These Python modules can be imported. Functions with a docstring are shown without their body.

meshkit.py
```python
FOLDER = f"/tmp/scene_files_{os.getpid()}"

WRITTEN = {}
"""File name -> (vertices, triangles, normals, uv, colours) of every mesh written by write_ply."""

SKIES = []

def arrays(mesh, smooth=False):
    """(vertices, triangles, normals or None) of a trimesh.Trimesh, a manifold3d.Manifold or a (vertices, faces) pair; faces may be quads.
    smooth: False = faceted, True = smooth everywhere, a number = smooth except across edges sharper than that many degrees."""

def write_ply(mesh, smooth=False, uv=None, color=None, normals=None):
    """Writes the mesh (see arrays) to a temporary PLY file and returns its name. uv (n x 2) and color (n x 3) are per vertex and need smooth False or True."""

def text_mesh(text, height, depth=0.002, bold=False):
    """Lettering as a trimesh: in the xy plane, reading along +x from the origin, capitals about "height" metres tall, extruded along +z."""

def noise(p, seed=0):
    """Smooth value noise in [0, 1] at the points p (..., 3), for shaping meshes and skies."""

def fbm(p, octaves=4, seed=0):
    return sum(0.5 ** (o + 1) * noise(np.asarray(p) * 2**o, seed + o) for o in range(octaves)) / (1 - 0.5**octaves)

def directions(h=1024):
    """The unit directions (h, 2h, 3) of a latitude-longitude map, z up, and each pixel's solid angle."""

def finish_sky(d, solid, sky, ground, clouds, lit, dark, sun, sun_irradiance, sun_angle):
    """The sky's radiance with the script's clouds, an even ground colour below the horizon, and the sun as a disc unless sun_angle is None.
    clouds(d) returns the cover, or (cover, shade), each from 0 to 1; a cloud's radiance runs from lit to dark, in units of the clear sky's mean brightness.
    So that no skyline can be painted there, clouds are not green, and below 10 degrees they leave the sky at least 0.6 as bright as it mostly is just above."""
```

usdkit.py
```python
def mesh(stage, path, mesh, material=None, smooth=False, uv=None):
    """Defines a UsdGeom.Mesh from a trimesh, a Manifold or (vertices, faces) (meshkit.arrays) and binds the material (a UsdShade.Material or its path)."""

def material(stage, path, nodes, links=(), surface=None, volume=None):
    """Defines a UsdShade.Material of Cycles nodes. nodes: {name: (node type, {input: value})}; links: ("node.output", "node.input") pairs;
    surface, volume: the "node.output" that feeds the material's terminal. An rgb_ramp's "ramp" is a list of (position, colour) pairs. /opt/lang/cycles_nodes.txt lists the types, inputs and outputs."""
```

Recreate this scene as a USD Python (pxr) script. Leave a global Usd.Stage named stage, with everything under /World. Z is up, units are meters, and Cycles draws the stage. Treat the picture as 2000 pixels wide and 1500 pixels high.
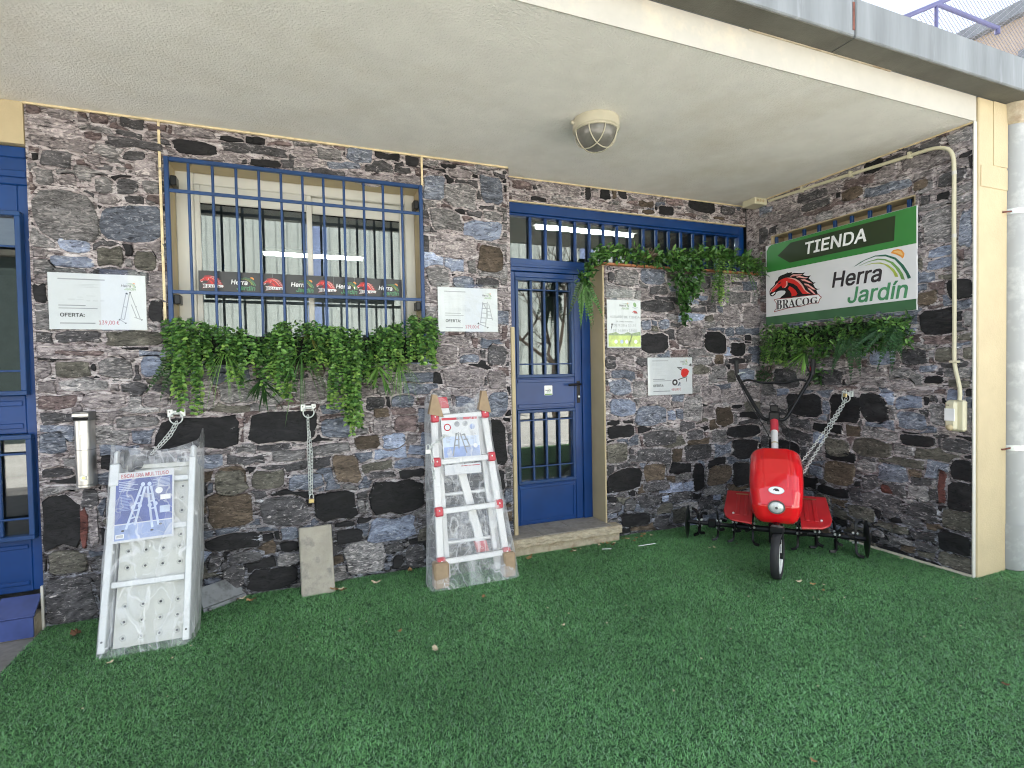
import math, random
import numpy as np, trimesh, shapely, usdkit, meshkit
import shapely.geometry as sg
from shapely import affinity
from shapely.ops import unary_union
from manifold3d import Manifold
from pxr import Usd, UsdGeom, UsdShade, UsdLux, Gf, Sdf, Vt

stage = Usd.Stage.CreateInMemory()
UsdGeom.SetStageUpAxis(stage, 'Z'); UsdGeom.SetStageMetersPerUnit(stage, 1.0)
UsdGeom.Xform.Define(stage, '/World'); UsdGeom.Scope.Define(stage, '/World/Looks')
rnd = random.Random(7); nr = np.random.default_rng(7)
V3 = lambda *a: np.array(a, float)

# ------------------------------------------------------------------ camera, sky, sun, exposure
EXPOSURE = 2.05
SKY = 0.07
SUN = 1.25
SUN_EL, SUN_AZ = math.radians(50), math.atan2(0.30, 0.95)
cam = UsdGeom.Camera.Define(stage, '/World/camera')
cam.CreateHorizontalApertureAttr(36.0); cam.CreateFocalLengthAttr(18.752)
cam.CreateExposureAttr(EXPOSURE)
RT = np.array([[0.92637, 0.37567, 0.02679], [-0.37616, 0.92641, 0.0163], [-0.0187, -0.02518, 0.99951]])
EYE = V3(0, -3.8626, 1.45)
r_, f_, u_ = RT[:, 0], RT[:, 1], RT[:, 2]
cam.AddTransformOp().Set(Gf.Matrix4d(*r_, 0, *u_, 0, *(-f_), 0, *EYE, 1))
sunv = V3(math.sin(SUN_AZ)*math.cos(SUN_EL), math.cos(SUN_AZ)*math.cos(SUN_EL), math.sin(SUN_EL))
dome = UsdLux.DomeLight.Define(stage, '/World/sky')
usdkit.material(stage, '/World/Looks/sky_light', {
    's': ('sky_texture', {'sky_type': 'single_scattering', 'sun_disc': False, 'sun_elevation': SUN_EL, 'sun_rotation': SUN_AZ, 'aerosol_density': 2.2}),
    'tc': ('texture_coordinate', {}), 'mp': ('mapping', {'scale': (1, 1, 2.6)}),
    'n': ('noise_texture', {'scale': 1.7, 'detail': 7.0, 'roughness': 0.6}),
    'r': ('rgb_ramp', {'ramp': [(0.36, (0, 0, 0)), (0.62, (1, 1, 1))]}),
    'bw': ('rgb_to_bw', {}), 'm': ('mix_color', {'b': (9.0, 9.3, 9.8)}), 'k': ('math', {'math_type': 'multiply', 'value2': 0.55}),
    'b': ('background_shader', {'strength': SKY})},
    [('tc.generated', 'mp.vector'), ('mp.vector', 'n.vector'), ('n.fac', 'r.fac'), ('r.color', 'bw.color'), ('bw.val', 'k.value1'), ('s.color', 'm.a'), ('k.value', 'm.fac'), ('m.result', 'b.color')], surface='b.background')
UsdShade.MaterialBindingAPI.Apply(dome.GetPrim()).Bind(UsdShade.Material.Get(stage, '/World/Looks/sky_light'))
sun = UsdLux.DistantLight.Define(stage, '/World/sun')
sun.CreateIntensityAttr(SUN); sun.CreateAngleAttr(0.53); sun.CreateNormalizeAttr(True); sun.CreateColorAttr(Gf.Vec3f(1.0, 0.96, 0.90))
sx = np.cross(V3(0, 0, 1), sunv); sx /= np.linalg.norm(sx); sy = np.cross(sunv, sx)
sun.AddTransformOp().Set(Gf.Matrix4d(*sx, 0, *sy, 0, *sunv, 0, 0, 0, 10, 1))

# ------------------------------------------------------------------ materials
MATS = {}
def mk(name, nodes, links, **kw):
    MATS[name] = usdkit.material(stage, '/World/Looks/' + name, nodes, links, **kw); return MATS[name]
def std(name, c, rough=.5, metal=0., var=.12, vs=6., bump=0., bs=60., coat=0., stretch=(1, 1, 1), spec=.5, dirt=None, dirt_at=(.52, .68), ds=2.5, emit=0.):
    c = np.array(c, float)
    nodes = {'g': ('geometry', {}), 'mp': ('mapping', {'scale': stretch}), 'n': ('noise_texture', {'scale': vs, 'detail': 6., 'roughness': .6}),
             'r': ('rgb_ramp', {'ramp': [(.3, tuple(c*(1-var))), (.7, tuple(np.minimum(c*(1+var), 1)))]}),
             'p': ('principled_bsdf', {'roughness': rough, 'metallic': metal, 'coat_weight': coat, 'specular_ior_level': spec})}
    links = [('g.position', 'mp.vector'), ('mp.vector', 'n.vector'), ('n.fac', 'r.fac')]
    out = 'r.color'
    if dirt is not None:
        nodes['dn'] = ('noise_texture', {'scale': ds, 'detail': 8., 'roughness': .65}); nodes['dr'] = ('rgb_ramp', {'ramp': [(dirt_at[0], (0, 0, 0)), (dirt_at[1], (1, 1, 1))]})
        nodes['db'] = ('rgb_to_bw', {}); nodes['dm'] = ('mix_color', {'b': tuple(dirt)})
        links += [('mp.vector', 'dn.vector'), ('dn.fac', 'dr.fac'), ('dr.color', 'db.color'), ('db.val', 'dm.fac'), ('r.color', 'dm.a')]; out = 'dm.result'
    links.append((out, 'p.base_color'))
    if emit: nodes['p'][1].update({'emission_strength': emit, 'emission_color': tuple(c)})
    if bump:
        nodes['bn'] = ('noise_texture', {'scale': bs, 'detail': 5., 'roughness': .6}); nodes['b'] = ('bump', {'strength': bump, 'distance': .01})
        links += [('mp.vector', 'bn.vector'), ('bn.fac', 'b.height'), ('b.normal', 'p.normal')]
    return mk(name, nodes, links, surface='p.BSDF')

std('cream', (.49, .40, .245), .7, var=.06, bump=.25, bs=90, dirt=(.45, .35, .22), dirt_at=(.6, .85))
std('cream_pale', (.66, .61, .50), .65, var=.05, bump=.2, bs=70, dirt=(.5, .44, .34), dirt_at=(.62, .85))
std('lamp_cream', (.52, .48, .37), .45); std('cream_plastic', (.62, .58, .42), .4, var=.03)
std('window_white', (.60, .585, .53), .35, var=.04, dirt=(.5, .45, .36), dirt_at=(.62, .9))
std('blue_paint', (.002, .038, .165), .33, var=.18, vs=3, bump=.04, bs=40, dirt=(.02, .04, .12), dirt_at=(.6, .9), ds=6)
std('bar_blue', (.005, .040, .140), .4, var=.15)
std('blue_tile', (.05, .075, .22), .35, var=.15, vs=14)
std('stucco', (.84, .82, .78), .9, var=.05, vs=5, bump=1., bs=85, dirt=(.70, .66, .58), dirt_at=(.5, .8), ds=1.2)
std('beam_paint', (.46, .435, .385), .8, var=.05, bump=.35, bs=25, dirt=(.62, .54, .42), dirt_at=(.55, .8), ds=4)
std('roof_concrete', (.115, .112, .095), .9, var=.2, vs=3, bump=.35, bs=120, dirt=(.07, .066, .055), dirt_at=(.45, .75), ds=2)
std('fascia_concrete', (.19, .205, .215), .8, var=.22, vs=3.2, bump=.2, bs=40, stretch=(2.2, 2.2, .22), dirt=(.32, .34, .36), dirt_at=(.58, .74), ds=5)
std('rust_stain', (.14, .05, .035), .9, var=.4, vs=30)
std('pavement', (.22, .21, .20), .9, var=.2, vs=20, bump=.3, bs=150, dirt=(.12, .115, .11))
std('yard', (.66, .63, .58), .9, var=.18, vs=1.5, bump=.3, bs=60)
std('step_tile', (.30, .275, .24), .7, var=.2, vs=30, bump=.15, bs=150, dirt=(.17, .15, .13), dirt_at=(.5, .75), ds=6)
std('step_stone', (.44, .38, .28), .85, var=.2, vs=20, bump=.5, bs=60, dirt=(.30, .22, .14), dirt_at=(.5, .7), ds=9)
std('terracotta', (.42, .17, .08), .7, var=.2, vs=12)
std('steel', (.62, .61, .58), .34, 1., var=.05, vs=3, stretch=(40, 40, 1.))
std('steel_dark', (.15, .15, .15), .4, .8, var=.2)
std('zinc', (.66, .69, .67), .35, .35, var=.12, vs=60)
std('brass', (.75, .60, .30), .3, 1., var=.1)
std('aluminium', (.64, .66, .66), .42, .35, var=.05, vs=20)
std('plank_metal', (.54, .55, .50), .48, .25, var=.06, vs=8, dirt=(.55, .55, .5), dirt_at=(.55, .8))
std('white_metal', (.70, .70, .70), .38, .1, var=.04)
std('red_plastic', (.50, .04, .06), .35, var=.1)
std('tiller_red', (.68, .006, .012), .12, var=.03, coat=1.0)
std('fender_red', (.50, .02, .025), .3, var=.12, coat=.2)
std('black_metal', (.009, .009, .010), .32, 0., var=.3, spec=.3)
std('black_rubber', (.02, .02, .022), .65, var=.25, bump=.2, bs=80)
std('black_gap', (.004, .004, .004), .9)
std('cardboard', (.36, .26, .165), .85, var=.12, vs=20, bump=.2, bs=60)
std('paper', (.63, .64, .66), .35, var=.03, vs=8)
std('ink', (.03, .03, .035), .6); std('ink_grey', (.33, .34, .36), .6); std('ink_pale', (.60, .61, .63), .6)
std('ink_red', (.42, .012, .03), .5); std('ink_blue', (.06, .09, .30), .4, var=.35, vs=7); std('ink_blue_pale', (.28, .36, .60), .4, var=.25, vs=9); std('ink_sky', (.52, .60, .76), .4, var=.2, vs=10)
std('ink_white', (.86, .86, .86), .45); std('ink_lime', (.50, .60, .12), .4, var=.3, vs=25); std('ink_hill', (.22, .30, .13), .5, var=.4, vs=60)
std('sign_white', (.72, .72, .74), .3, var=.02); std('sign_green', (.045, .22, .05), .3, var=.05); std('sign_dark', (.025, .04, .015), .35, var=.08); std('sign_base_green', (.05, .13, .06), .35, var=.12, vs=4)
std('logo_red', (.66, .025, .02), .35); std('logo_maroon', (.26, .02, .025), .35); std('logo_pink', (.78, .42, .38), .4); std('logo_charcoal', (.035, .028, .032), .4)
std('logo_green', (.07, .26, .12), .35); std('logo_green_dark', (.03, .13, .08), .35); std('logo_green_mid', (.16, .32, .09), .35); std('logo_olive', (.38, .45, .08), .35); std('logo_orange', (.75, .30, .05), .35); std('logo_sunyellow', (.8, .5, .2), .4)
std('banner_black', (.022, .022, .023), .32, var=.1)
std('concrete_block', (.38, .35, .29), .9, var=.16, vs=9, bump=.35, bs=90, dirt=(.22, .21, .19), dirt_at=(.52, .7), ds=10)
std('tin', (.26, .27, .27), .42, .6, var=.15, vs=14, dirt=(.14, .14, .14), ds=12)
std('pipe_grey', (.33, .34, .34), .45, var=.05, vs=4, dirt=(.45, .46, .45), ds=8)
std('room_wall', (.30, .32, .32), .9); std('room_ceiling', (.14, .15, .145), .9); std('room_floor', (.18, .18, .18), .6); std('room_shelf', (.30, .33, .36), .6)
std('corrugated', (.56, .61, .58), .5, var=.08, vs=2, stretch=(1, 1, .2)); std('tan_wall', (.46, .36, .28), .9, var=.06, bump=.2, bs=50)
std('bark', (.10, .075, .055), .9, var=.3, vs=20); std('dry_hedge', (.20, .12, .05), .9, var=.5, vs=30)
std('shed_paint', (.045, .065, .062), .6); std('wire_grey', (.20, .20, .24), .5, .3, var=.1); std('rail_violet', (.11, .11, .22), .5, .2)
std('dry_leaf', (.34, .20, .09), .8, var=.35, vs=40); std('dry_leaf_pale', (.58, .48, .33), .8, var=.25, vs=40); std('dry_leaf_dark', (.14, .07, .035), .8, var=.35, vs=40)
std('seam', (.70, .58, .36), .8, var=.2, vs=20)
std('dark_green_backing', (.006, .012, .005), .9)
std('carpet_base', (.035, .10, .04), .95, var=.35, vs=120, bump=.6, bs=300)
std('lamp_glass', (.15, .145, .13), .25, var=.12, vs=30, coat=.3)
mk('tube_light', {'e': ('emission', {'color': (1, 1, .96), 'strength': 7.})}, [], surface='e.emission')

def glass(name, r0, k, tint):
    mk(name, {'t': ('transparent_bsdf', {'color': tint}), 'g': ('glossy_bsdf', {'roughness': .012, 'color': (1, 1, 1)}), 'lw': ('layer_weight', {'blend': .5}),
              'pw': ('math', {'math_type': 'power', 'value2': 3.}), 'f': ('math', {'math_type': 'multiply_add', 'value2': k, 'value3': r0}), 'm': ('mix_closure', {})},
       [('lw.facing', 'pw.value1'), ('pw.value', 'f.value1'), ('f.value', 'm.fac'), ('t.BSDF', 'm.closure1'), ('g.BSDF', 'm.closure2')], surface='m.closure')
glass('pane_glass', .085, .6, (.80, .86, .86)); glass('sleeve_film', .02, .5, (.97, .98, .98))
def film(name, base, extra, white):
    """clear wrinkled plastic: milky at grazing angles, thin bright crease lines, cloudy patches"""
    mk(name, {'t': ('transparent_bsdf', {'color': (.97, .97, .97)}), 'p': ('principled_bsdf', {'base_color': (white, white, white), 'roughness': .16, 'specular_ior_level': .9}),
              'lw': ('layer_weight', {'blend': .35}), 'g': ('geometry', {}), 'mp': ('mapping', {'scale': (6, 6, 2.2), 'rotation': (.25, .5, .1)}), 'mq': ('mapping', {'scale': (9, 9, 5), 'rotation': (-.3, -.7, .4)}),
              'n': ('noise_texture', {'scale': 1., 'detail': 3., 'roughness': .5, 'distortion': .9}), 'n2': ('noise_texture', {'scale': 1., 'detail': 2., 'roughness': .5, 'distortion': .6}),
              's1': ('math', {'math_type': 'subtract', 'value2': .5}), 'a1': ('math', {'math_type': 'absolute'}), 'c1': ('map_range', {'from_min': 0., 'from_max': .020, 'to_min': .32, 'to_max': 0., 'clamp': True}),
              's2': ('math', {'math_type': 'subtract', 'value2': .5}), 'a2': ('math', {'math_type': 'absolute'}), 'c2': ('map_range', {'from_min': 0., 'from_max': .013, 'to_min': .26, 'to_max': 0., 'clamp': True}),
              'cl': ('map_range', {'from_min': .50, 'from_max': .72, 'to_min': base, 'to_max': base+extra, 'clamp': True}), 'k1': ('math', {'math_type': 'add'}), 'k2': ('math', {'math_type': 'add'}),
              'fc': ('math', {'math_type': 'power', 'value2': 2.2}), 'c': ('math', {'math_type': 'multiply_add', 'value2': .60, 'use_clamp': True}),
              'b': ('bump', {'strength': 1., 'distance': .05}), 'm': ('mix_closure', {})},
       [('g.position', 'mp.vector'), ('g.position', 'mq.vector'), ('mp.vector', 'n.vector'), ('mq.vector', 'n2.vector'), ('n.fac', 's1.value1'), ('s1.value', 'a1.value1'), ('a1.value', 'c1.value'), ('n2.fac', 's2.value1'), ('s2.value', 'a2.value1'), ('a2.value', 'c2.value'),
        ('n2.fac', 'cl.value'), ('c1.result', 'k1.value1'), ('c2.result', 'k1.value2'), ('k1.value', 'k2.value1'), ('cl.result', 'k2.value2'), ('lw.facing', 'fc.value1'), ('fc.value', 'c.value1'), ('k2.value', 'c.value3'), ('c.value', 'm.fac'),
        ('n.fac', 'b.height'), ('b.normal', 'p.normal'), ('t.BSDF', 'm.closure1'), ('p.BSDF', 'm.closure2')], surface='m.closure')
film('plastic_wrap', .09, .22, .74)

def leafmat(name, rough=.38):
    mk(name, {'a': ('attribute', {'attribute': 'tint'}), 'p': ('principled_bsdf', {'roughness': rough}), 't': ('translucent_bsdf', {}), 'm': ('mix_closure', {'fac': .18})},
       [('a.color', 'p.base_color'), ('a.color', 't.color'), ('p.BSDF', 'm.closure1'), ('t.BSDF', 'm.closure2')], surface='m.closure')
leafmat('leaf')
mk('grass_blade', {'a': ('attribute', {'attribute': 'tint'}), 'g': ('geometry', {}), 'n': ('noise_texture', {'scale': 1.1, 'detail': 4., 'roughness': .6}), 'v': ('map_range', {'from_min': .3, 'from_max': .7, 'to_min': .72, 'to_max': 1.25}), 'h': ('hsv', {}),
    'p': ('principled_bsdf', {'roughness': .36}), 't': ('translucent_bsdf', {}), 'm': ('mix_closure', {'fac': .18})},
   [('g.position', 'n.vector'), ('n.fac', 'v.value'), ('v.result', 'h.value'), ('a.color', 'h.color'), ('h.color', 'p.base_color'), ('h.color', 't.color'), ('p.BSDF', 'm.closure1'), ('t.BSDF', 'm.closure2')], surface='m.closure')

# printed stone: streaked, weathered, several classes; the mortar creeps raggedly over each stone's rim
MORTAR_N = {'g': ('geometry', {}), 'ma': ('mapping', {'scale': (9, 9, 24)}), 'mb': ('mapping', {'scale': (19, 19, 52)}),
    'n1': ('noise_texture', {'scale': 1., 'detail': 10., 'roughness': .70, 'distortion': 1.4}), 'n2': ('noise_texture', {'scale': 1., 'detail': 7., 'roughness': .66, 'distortion': 1.6}),
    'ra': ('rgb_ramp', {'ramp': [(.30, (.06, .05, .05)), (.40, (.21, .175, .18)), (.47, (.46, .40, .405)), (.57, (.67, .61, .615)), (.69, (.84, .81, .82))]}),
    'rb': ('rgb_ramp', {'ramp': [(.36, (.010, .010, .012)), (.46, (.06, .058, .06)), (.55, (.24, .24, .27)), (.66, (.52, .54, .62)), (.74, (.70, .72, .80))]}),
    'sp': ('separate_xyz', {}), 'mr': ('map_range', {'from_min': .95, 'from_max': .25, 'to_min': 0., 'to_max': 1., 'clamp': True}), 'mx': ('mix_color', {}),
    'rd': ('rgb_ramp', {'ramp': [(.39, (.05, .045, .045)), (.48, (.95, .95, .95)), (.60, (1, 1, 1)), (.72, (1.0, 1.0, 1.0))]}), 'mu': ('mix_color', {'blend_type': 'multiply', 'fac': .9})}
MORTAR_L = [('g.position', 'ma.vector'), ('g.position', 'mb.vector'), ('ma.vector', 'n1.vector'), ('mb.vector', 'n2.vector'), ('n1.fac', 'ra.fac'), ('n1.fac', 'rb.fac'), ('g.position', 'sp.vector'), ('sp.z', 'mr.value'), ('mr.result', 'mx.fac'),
    ('ra.color', 'mx.a'), ('rb.color', 'mx.b'), ('n2.fac', 'rd.fac'), ('mx.result', 'mu.a'), ('rd.color', 'mu.b')]
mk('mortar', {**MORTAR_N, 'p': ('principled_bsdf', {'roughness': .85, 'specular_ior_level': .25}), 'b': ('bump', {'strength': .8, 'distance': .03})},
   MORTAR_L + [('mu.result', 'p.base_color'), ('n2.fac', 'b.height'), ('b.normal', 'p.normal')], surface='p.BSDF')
def stone(name, c, light, amt, hi=1.5, bump=.7):
    c = np.array(c); light = np.array(light)
    mk('stone_' + name, {**MORTAR_N, 'o': ('object_info', {}), 'mc': ('mapping', {'scale': (7, 7, 17)}),
        'n3': ('noise_texture', {'scale': 1., 'detail': 9., 'roughness': .68, 'distortion': 1.2}),
        'r1': ('rgb_ramp', {'ramp': [(.28, tuple(c*.25)), (.44, tuple(c*.8)), (.55, tuple(c*1.15)), (.72, tuple(np.minimum(c*hi*1.5, .9)))]}),
        'r2': ('rgb_ramp', {'ramp': [(.70-amt*.34, (0, 0, 0)), (.77-amt*.30, (1, 1, 1))]}), 'bw': ('rgb_to_bw', {}), 'mxl': ('mix_color', {'b': tuple(light)}),
        'rk': ('rgb_ramp', {'ramp': [(.37, (.12, .12, .12)), (.46, (1, 1, 1))]}), 'mk': ('mix_color', {'blend_type': 'multiply', 'fac': .8}),
        'v': ('map_range', {'from_min': 0., 'from_max': 1., 'to_min': .72, 'to_max': 1.35}), 'h': ('hsv', {}), 'p': ('principled_bsdf', {'roughness': .72, 'specular_ior_level': .3}),
        'e': ('attribute', {'attribute': 'tint'}), 'es': ('rgb_to_bw', {}), 'ea': ('math', {'math_type': 'multiply_add', 'value2': 2.2, 'value3': -1.1}), 'eb': ('math', {'math_type': 'add'}), 'em': ('map_range', {'from_min': .80, 'from_max': .97, 'to_min': 0., 'to_max': 1., 'clamp': True}),
        'mz': ('mix_color', {}), 'b': ('bump', {'strength': bump, 'distance': .02})},
       MORTAR_L + [('g.position', 'mc.vector'), ('mc.vector', 'n3.vector'), ('n3.fac', 'r1.fac'), ('n2.fac', 'r2.fac'), ('r2.color', 'bw.color'), ('bw.val', 'mxl.fac'), ('n2.fac', 'rk.fac'),
        ('r1.color', 'mxl.a'), ('mxl.result', 'mk.a'), ('rk.color', 'mk.b'), ('o.random', 'v.value'), ('v.result', 'h.value'), ('mk.result', 'h.color'),
        ('e.color', 'es.color'), ('n1.fac', 'ea.value1'), ('es.val', 'eb.value1'), ('ea.value', 'eb.value2'), ('eb.value', 'em.value'), ('em.result', 'mz.fac'), ('h.color', 'mz.a'), ('mu.result', 'mz.b'), ('mz.result', 'p.base_color'),
        ('n2.fac', 'b.height'), ('b.normal', 'p.normal')], surface='p.BSDF')
SM = .50, .46, .46
stone('K', (.016, .0155, .017), (.085, .082, .085), .10, 1.4, .3); stone('D', (.080, .077, .082), SM, .36); stone('G', (.190, .183, .186), SM, .50); stone('B', (.145, .162, .205), (.42, .43, .48), .46)
stone('L', (.27, .31, .42), (.58, .60, .66), .40); stone('N', (.105, .080, .060), (.34, .28, .23), .30); stone('O', (.118, .111, .094), (.34, .32, .28), .36); stone('R', (.15, .058, .050), (.38, .27, .25), .25)
stone('S', (.168, .125, .124), (.44, .37, .35), .42); stone('W', (.235, .207, .213), (.50, .45, .44), .52)

# ------------------------------------------------------------------ geometry helpers
cat = trimesh.util.concatenate
def bx(x0, x1, y0, y1, z0, z1, b=0.):
    s = V3(abs(x1-x0), abs(y1-y0), abs(z1-z0)); c = V3((x0+x1)/2, (y0+y1)/2, (z0+z1)/2)
    if b <= 0:
        m = trimesh.creation.box(s)
    else:
        b = min(b, s.min()*.45); pts = []
        for i in range(3):
            k = s/2 - b; k[i] = s[i]/2
            pts += [k*V3(a, bb, d) for a in (-1, 1) for bb in (-1, 1) for d in (-1, 1)]
        m = trimesh.convex.convex_hull(np.array(pts))
    m.apply_translation(c); return m
def tube(pts, r, n=8, closed=False, caps=True):
    P = np.array(pts, float); k = len(P); r = np.broadcast_to(np.asarray(r, float), (k,))
    T = (np.roll(P, -1, 0) - np.roll(P, 1, 0)) if closed else np.gradient(P, axis=0)
    T /= np.maximum(np.linalg.norm(T, axis=1, keepdims=True), 1e-9)
    a = V3(0, 0, 1) if abs(T[0][2]) < .9 else V3(1, 0, 0)
    N = np.cross(T[0], a); N /= np.linalg.norm(N); V = []
    for i in range(k):
        N = N - T[i]*(N@T[i]); N /= np.linalg.norm(N); B = np.cross(T[i], N)
        V += [P[i] + r[i]*(math.cos(2*math.pi*j/n)*N + math.sin(2*math.pi*j/n)*B) for j in range(n)]
    F = []
    for i in range(k if closed else k-1):
        for j in range(n):
            a, b, c, d = i*n+j, i*n+(j+1) % n, ((i+1) % k)*n+(j+1) % n, ((i+1) % k)*n+j
            F += [(a, b, c), (a, c, d)]
    if caps and not closed:
        V += [P[0], P[-1]]; c0, c1 = len(V)-2, len(V)-1
        F += [(c0, (j+1) % n, j) for j in range(n)] + [(c1, (k-1)*n+j, (k-1)*n+(j+1) % n) for j in range(n)]
    return trimesh.Trimesh(np.array(V), np.array(F), process=False)
def rod(a, b, r, n=10): return tube([a, b], r, n)
def smoothline(pts, n=24):
    P = np.array(pts, float); t = np.r_[0, np.cumsum(np.linalg.norm(np.diff(P, axis=0), axis=1))]
    from scipy.interpolate import PchipInterpolator, CubicSpline
    return CubicSpline(t, P)(np.linspace(0, t[-1], n))
def lathe(prof, c, n=24, axis='z'):
    m = trimesh.creation.revolve(np.array(prof, float), sections=n)
    if axis == 'x': m.apply_transform(trimesh.transformations.rotation_matrix(math.pi/2, [0, 1, 0]))
    if axis == 'y': m.apply_transform(trimesh.transformations.rotation_matrix(math.pi/2, [1, 0, 0]))
    m.apply_translation(c); return m
class Fr:
    def __init__(s, O, U, V):
        s.O = V3(*O); s.U = V3(*U)/np.linalg.norm(U); V = V3(*V); V = V - s.U*(V@s.U); s.V = V/np.linalg.norm(V); s.N = np.cross(s.U, s.V)
    def p(s, u, v, d=0.): return s.O + s.U*u + s.V*v + s.N*d
    def m(s, mesh):
        v = np.array(mesh.vertices); return trimesh.Trimesh(s.O + v[:, :1]*s.U + v[:, 1:2]*s.V + v[:, 2:3]*s.N, mesh.faces, process=False)
    def box(s, u0, u1, v0, v1, d0, d1, b=0.): return s.m(bx(u0, u1, v0, v1, d0, d1, b))
    def flat(s, poly, d=0., th=.0008):
        if not hasattr(poly, 'geom_type'): poly = sg.Polygon(poly).buffer(0)
        gs = [g for g in getattr(poly, 'geoms', [poly]) if g.geom_type == 'Polygon' and g.area > 1e-9]
        ms = []
        for g in gs:
            m = trimesh.creation.extrude_polygon(g, th, engine='earcut'); m.apply_translation((0, 0, d)); ms.append(s.m(m))
        return cat(ms)
    def text(s, t, u, v, h, d=0., bold=False, shear=0., width=None, rise=0., th=.0008):
        m = meshkit.text_mesh(t, h, th, bold); vv = np.array(m.vertices)
        if width: vv[:, 0] *= width/vv[:, 0].max()
        vv[:, 0] += vv[:, 1]*shear; vv[:, 1] += vv[:, 0]*rise
        return s.m(trimesh.Trimesh(vv + V3(u, v, d), m.faces, process=False))
A = Fr((0, 0, 0), (1, 0, 0), (0, 0, 1))           # plane of the window wall, facing the yard
def AY(y): return Fr((0, y, 0), (1, 0, 0), (0, 0, 1))
XB = 4.154
B = Fr((XB, 0, 0), (0, -1, 0), (0, 0, 1))         # plane of the right-hand side wall: u = -y
rect = lambda u0, v0, u1, v1: sg.box(min(u0, u1), min(v0, v1), max(u0, u1), max(v0, v1))
def ell(cx, cy, rx, ry, n=28): return sg.Polygon([(cx+rx*math.cos(2*math.pi*i/n), cy+ry*math.sin(2*math.pi*i/n)) for i in range(n)])

# ------------------------------------------------------------------ scene objects
USED = {}
def numbered(parent, name):
    k = USED.get((parent, name), 0); USED[(parent, name)] = k+1
    return parent + '/' + (name if k == 0 else f'{name}_{k:03d}')
class Thing: pass
def tag(prim, label=None, category=None, group=None, kind=None):
    for k, v in (('label', label), ('category', category), ('group', group), ('kind', kind)):
        if v: prim.SetCustomDataByKey(k, v)
def thing(name, label, category, loc=(0, 0, 0), group=None, kind=None):
    t = Thing(); t.path = numbered('/World', name); t.loc = V3(*loc)
    x = UsdGeom.Xform.Define(stage, t.path); x.AddTranslateOp().Set(Gf.Vec3d(*t.loc)); tag(x.GetPrim(), label, category, group, kind); t.prim = x.GetPrim(); return t
def arr(m):
    if hasattr(m, 'to_mesh'):
        q = m.to_mesh(); return trimesh.Trimesh(q.vert_properties[:, :3], q.tri_verts, process=False)
    return m
def part(t, name, mesh, mat, label=None, parent=None, smooth=35, kind=None, tint=None):
    mesh = arr(mesh); path = numbered(parent or t.path, name)
    m = trimesh.Trimesh(np.array(mesh.vertices) - t.loc, mesh.faces, process=False)
    p = usdkit.mesh(stage, path, m, MATS[mat], smooth=smooth)
    if tint is not None: UsdGeom.PrimvarsAPI(p).CreatePrimvar('tint', Sdf.ValueTypeNames.Color3fArray, 'vertex').Set(Vt.Vec3fArray.FromNumpy(np.asarray(tint, np.float32)))
    tag(p.GetPrim(), label, None, None, kind); return path
def holder(t, name, label=None):
    path = numbered(t.path, name); p = UsdGeom.Xform.Define(stage, path).GetPrim(); tag(p, label); return path
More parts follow.
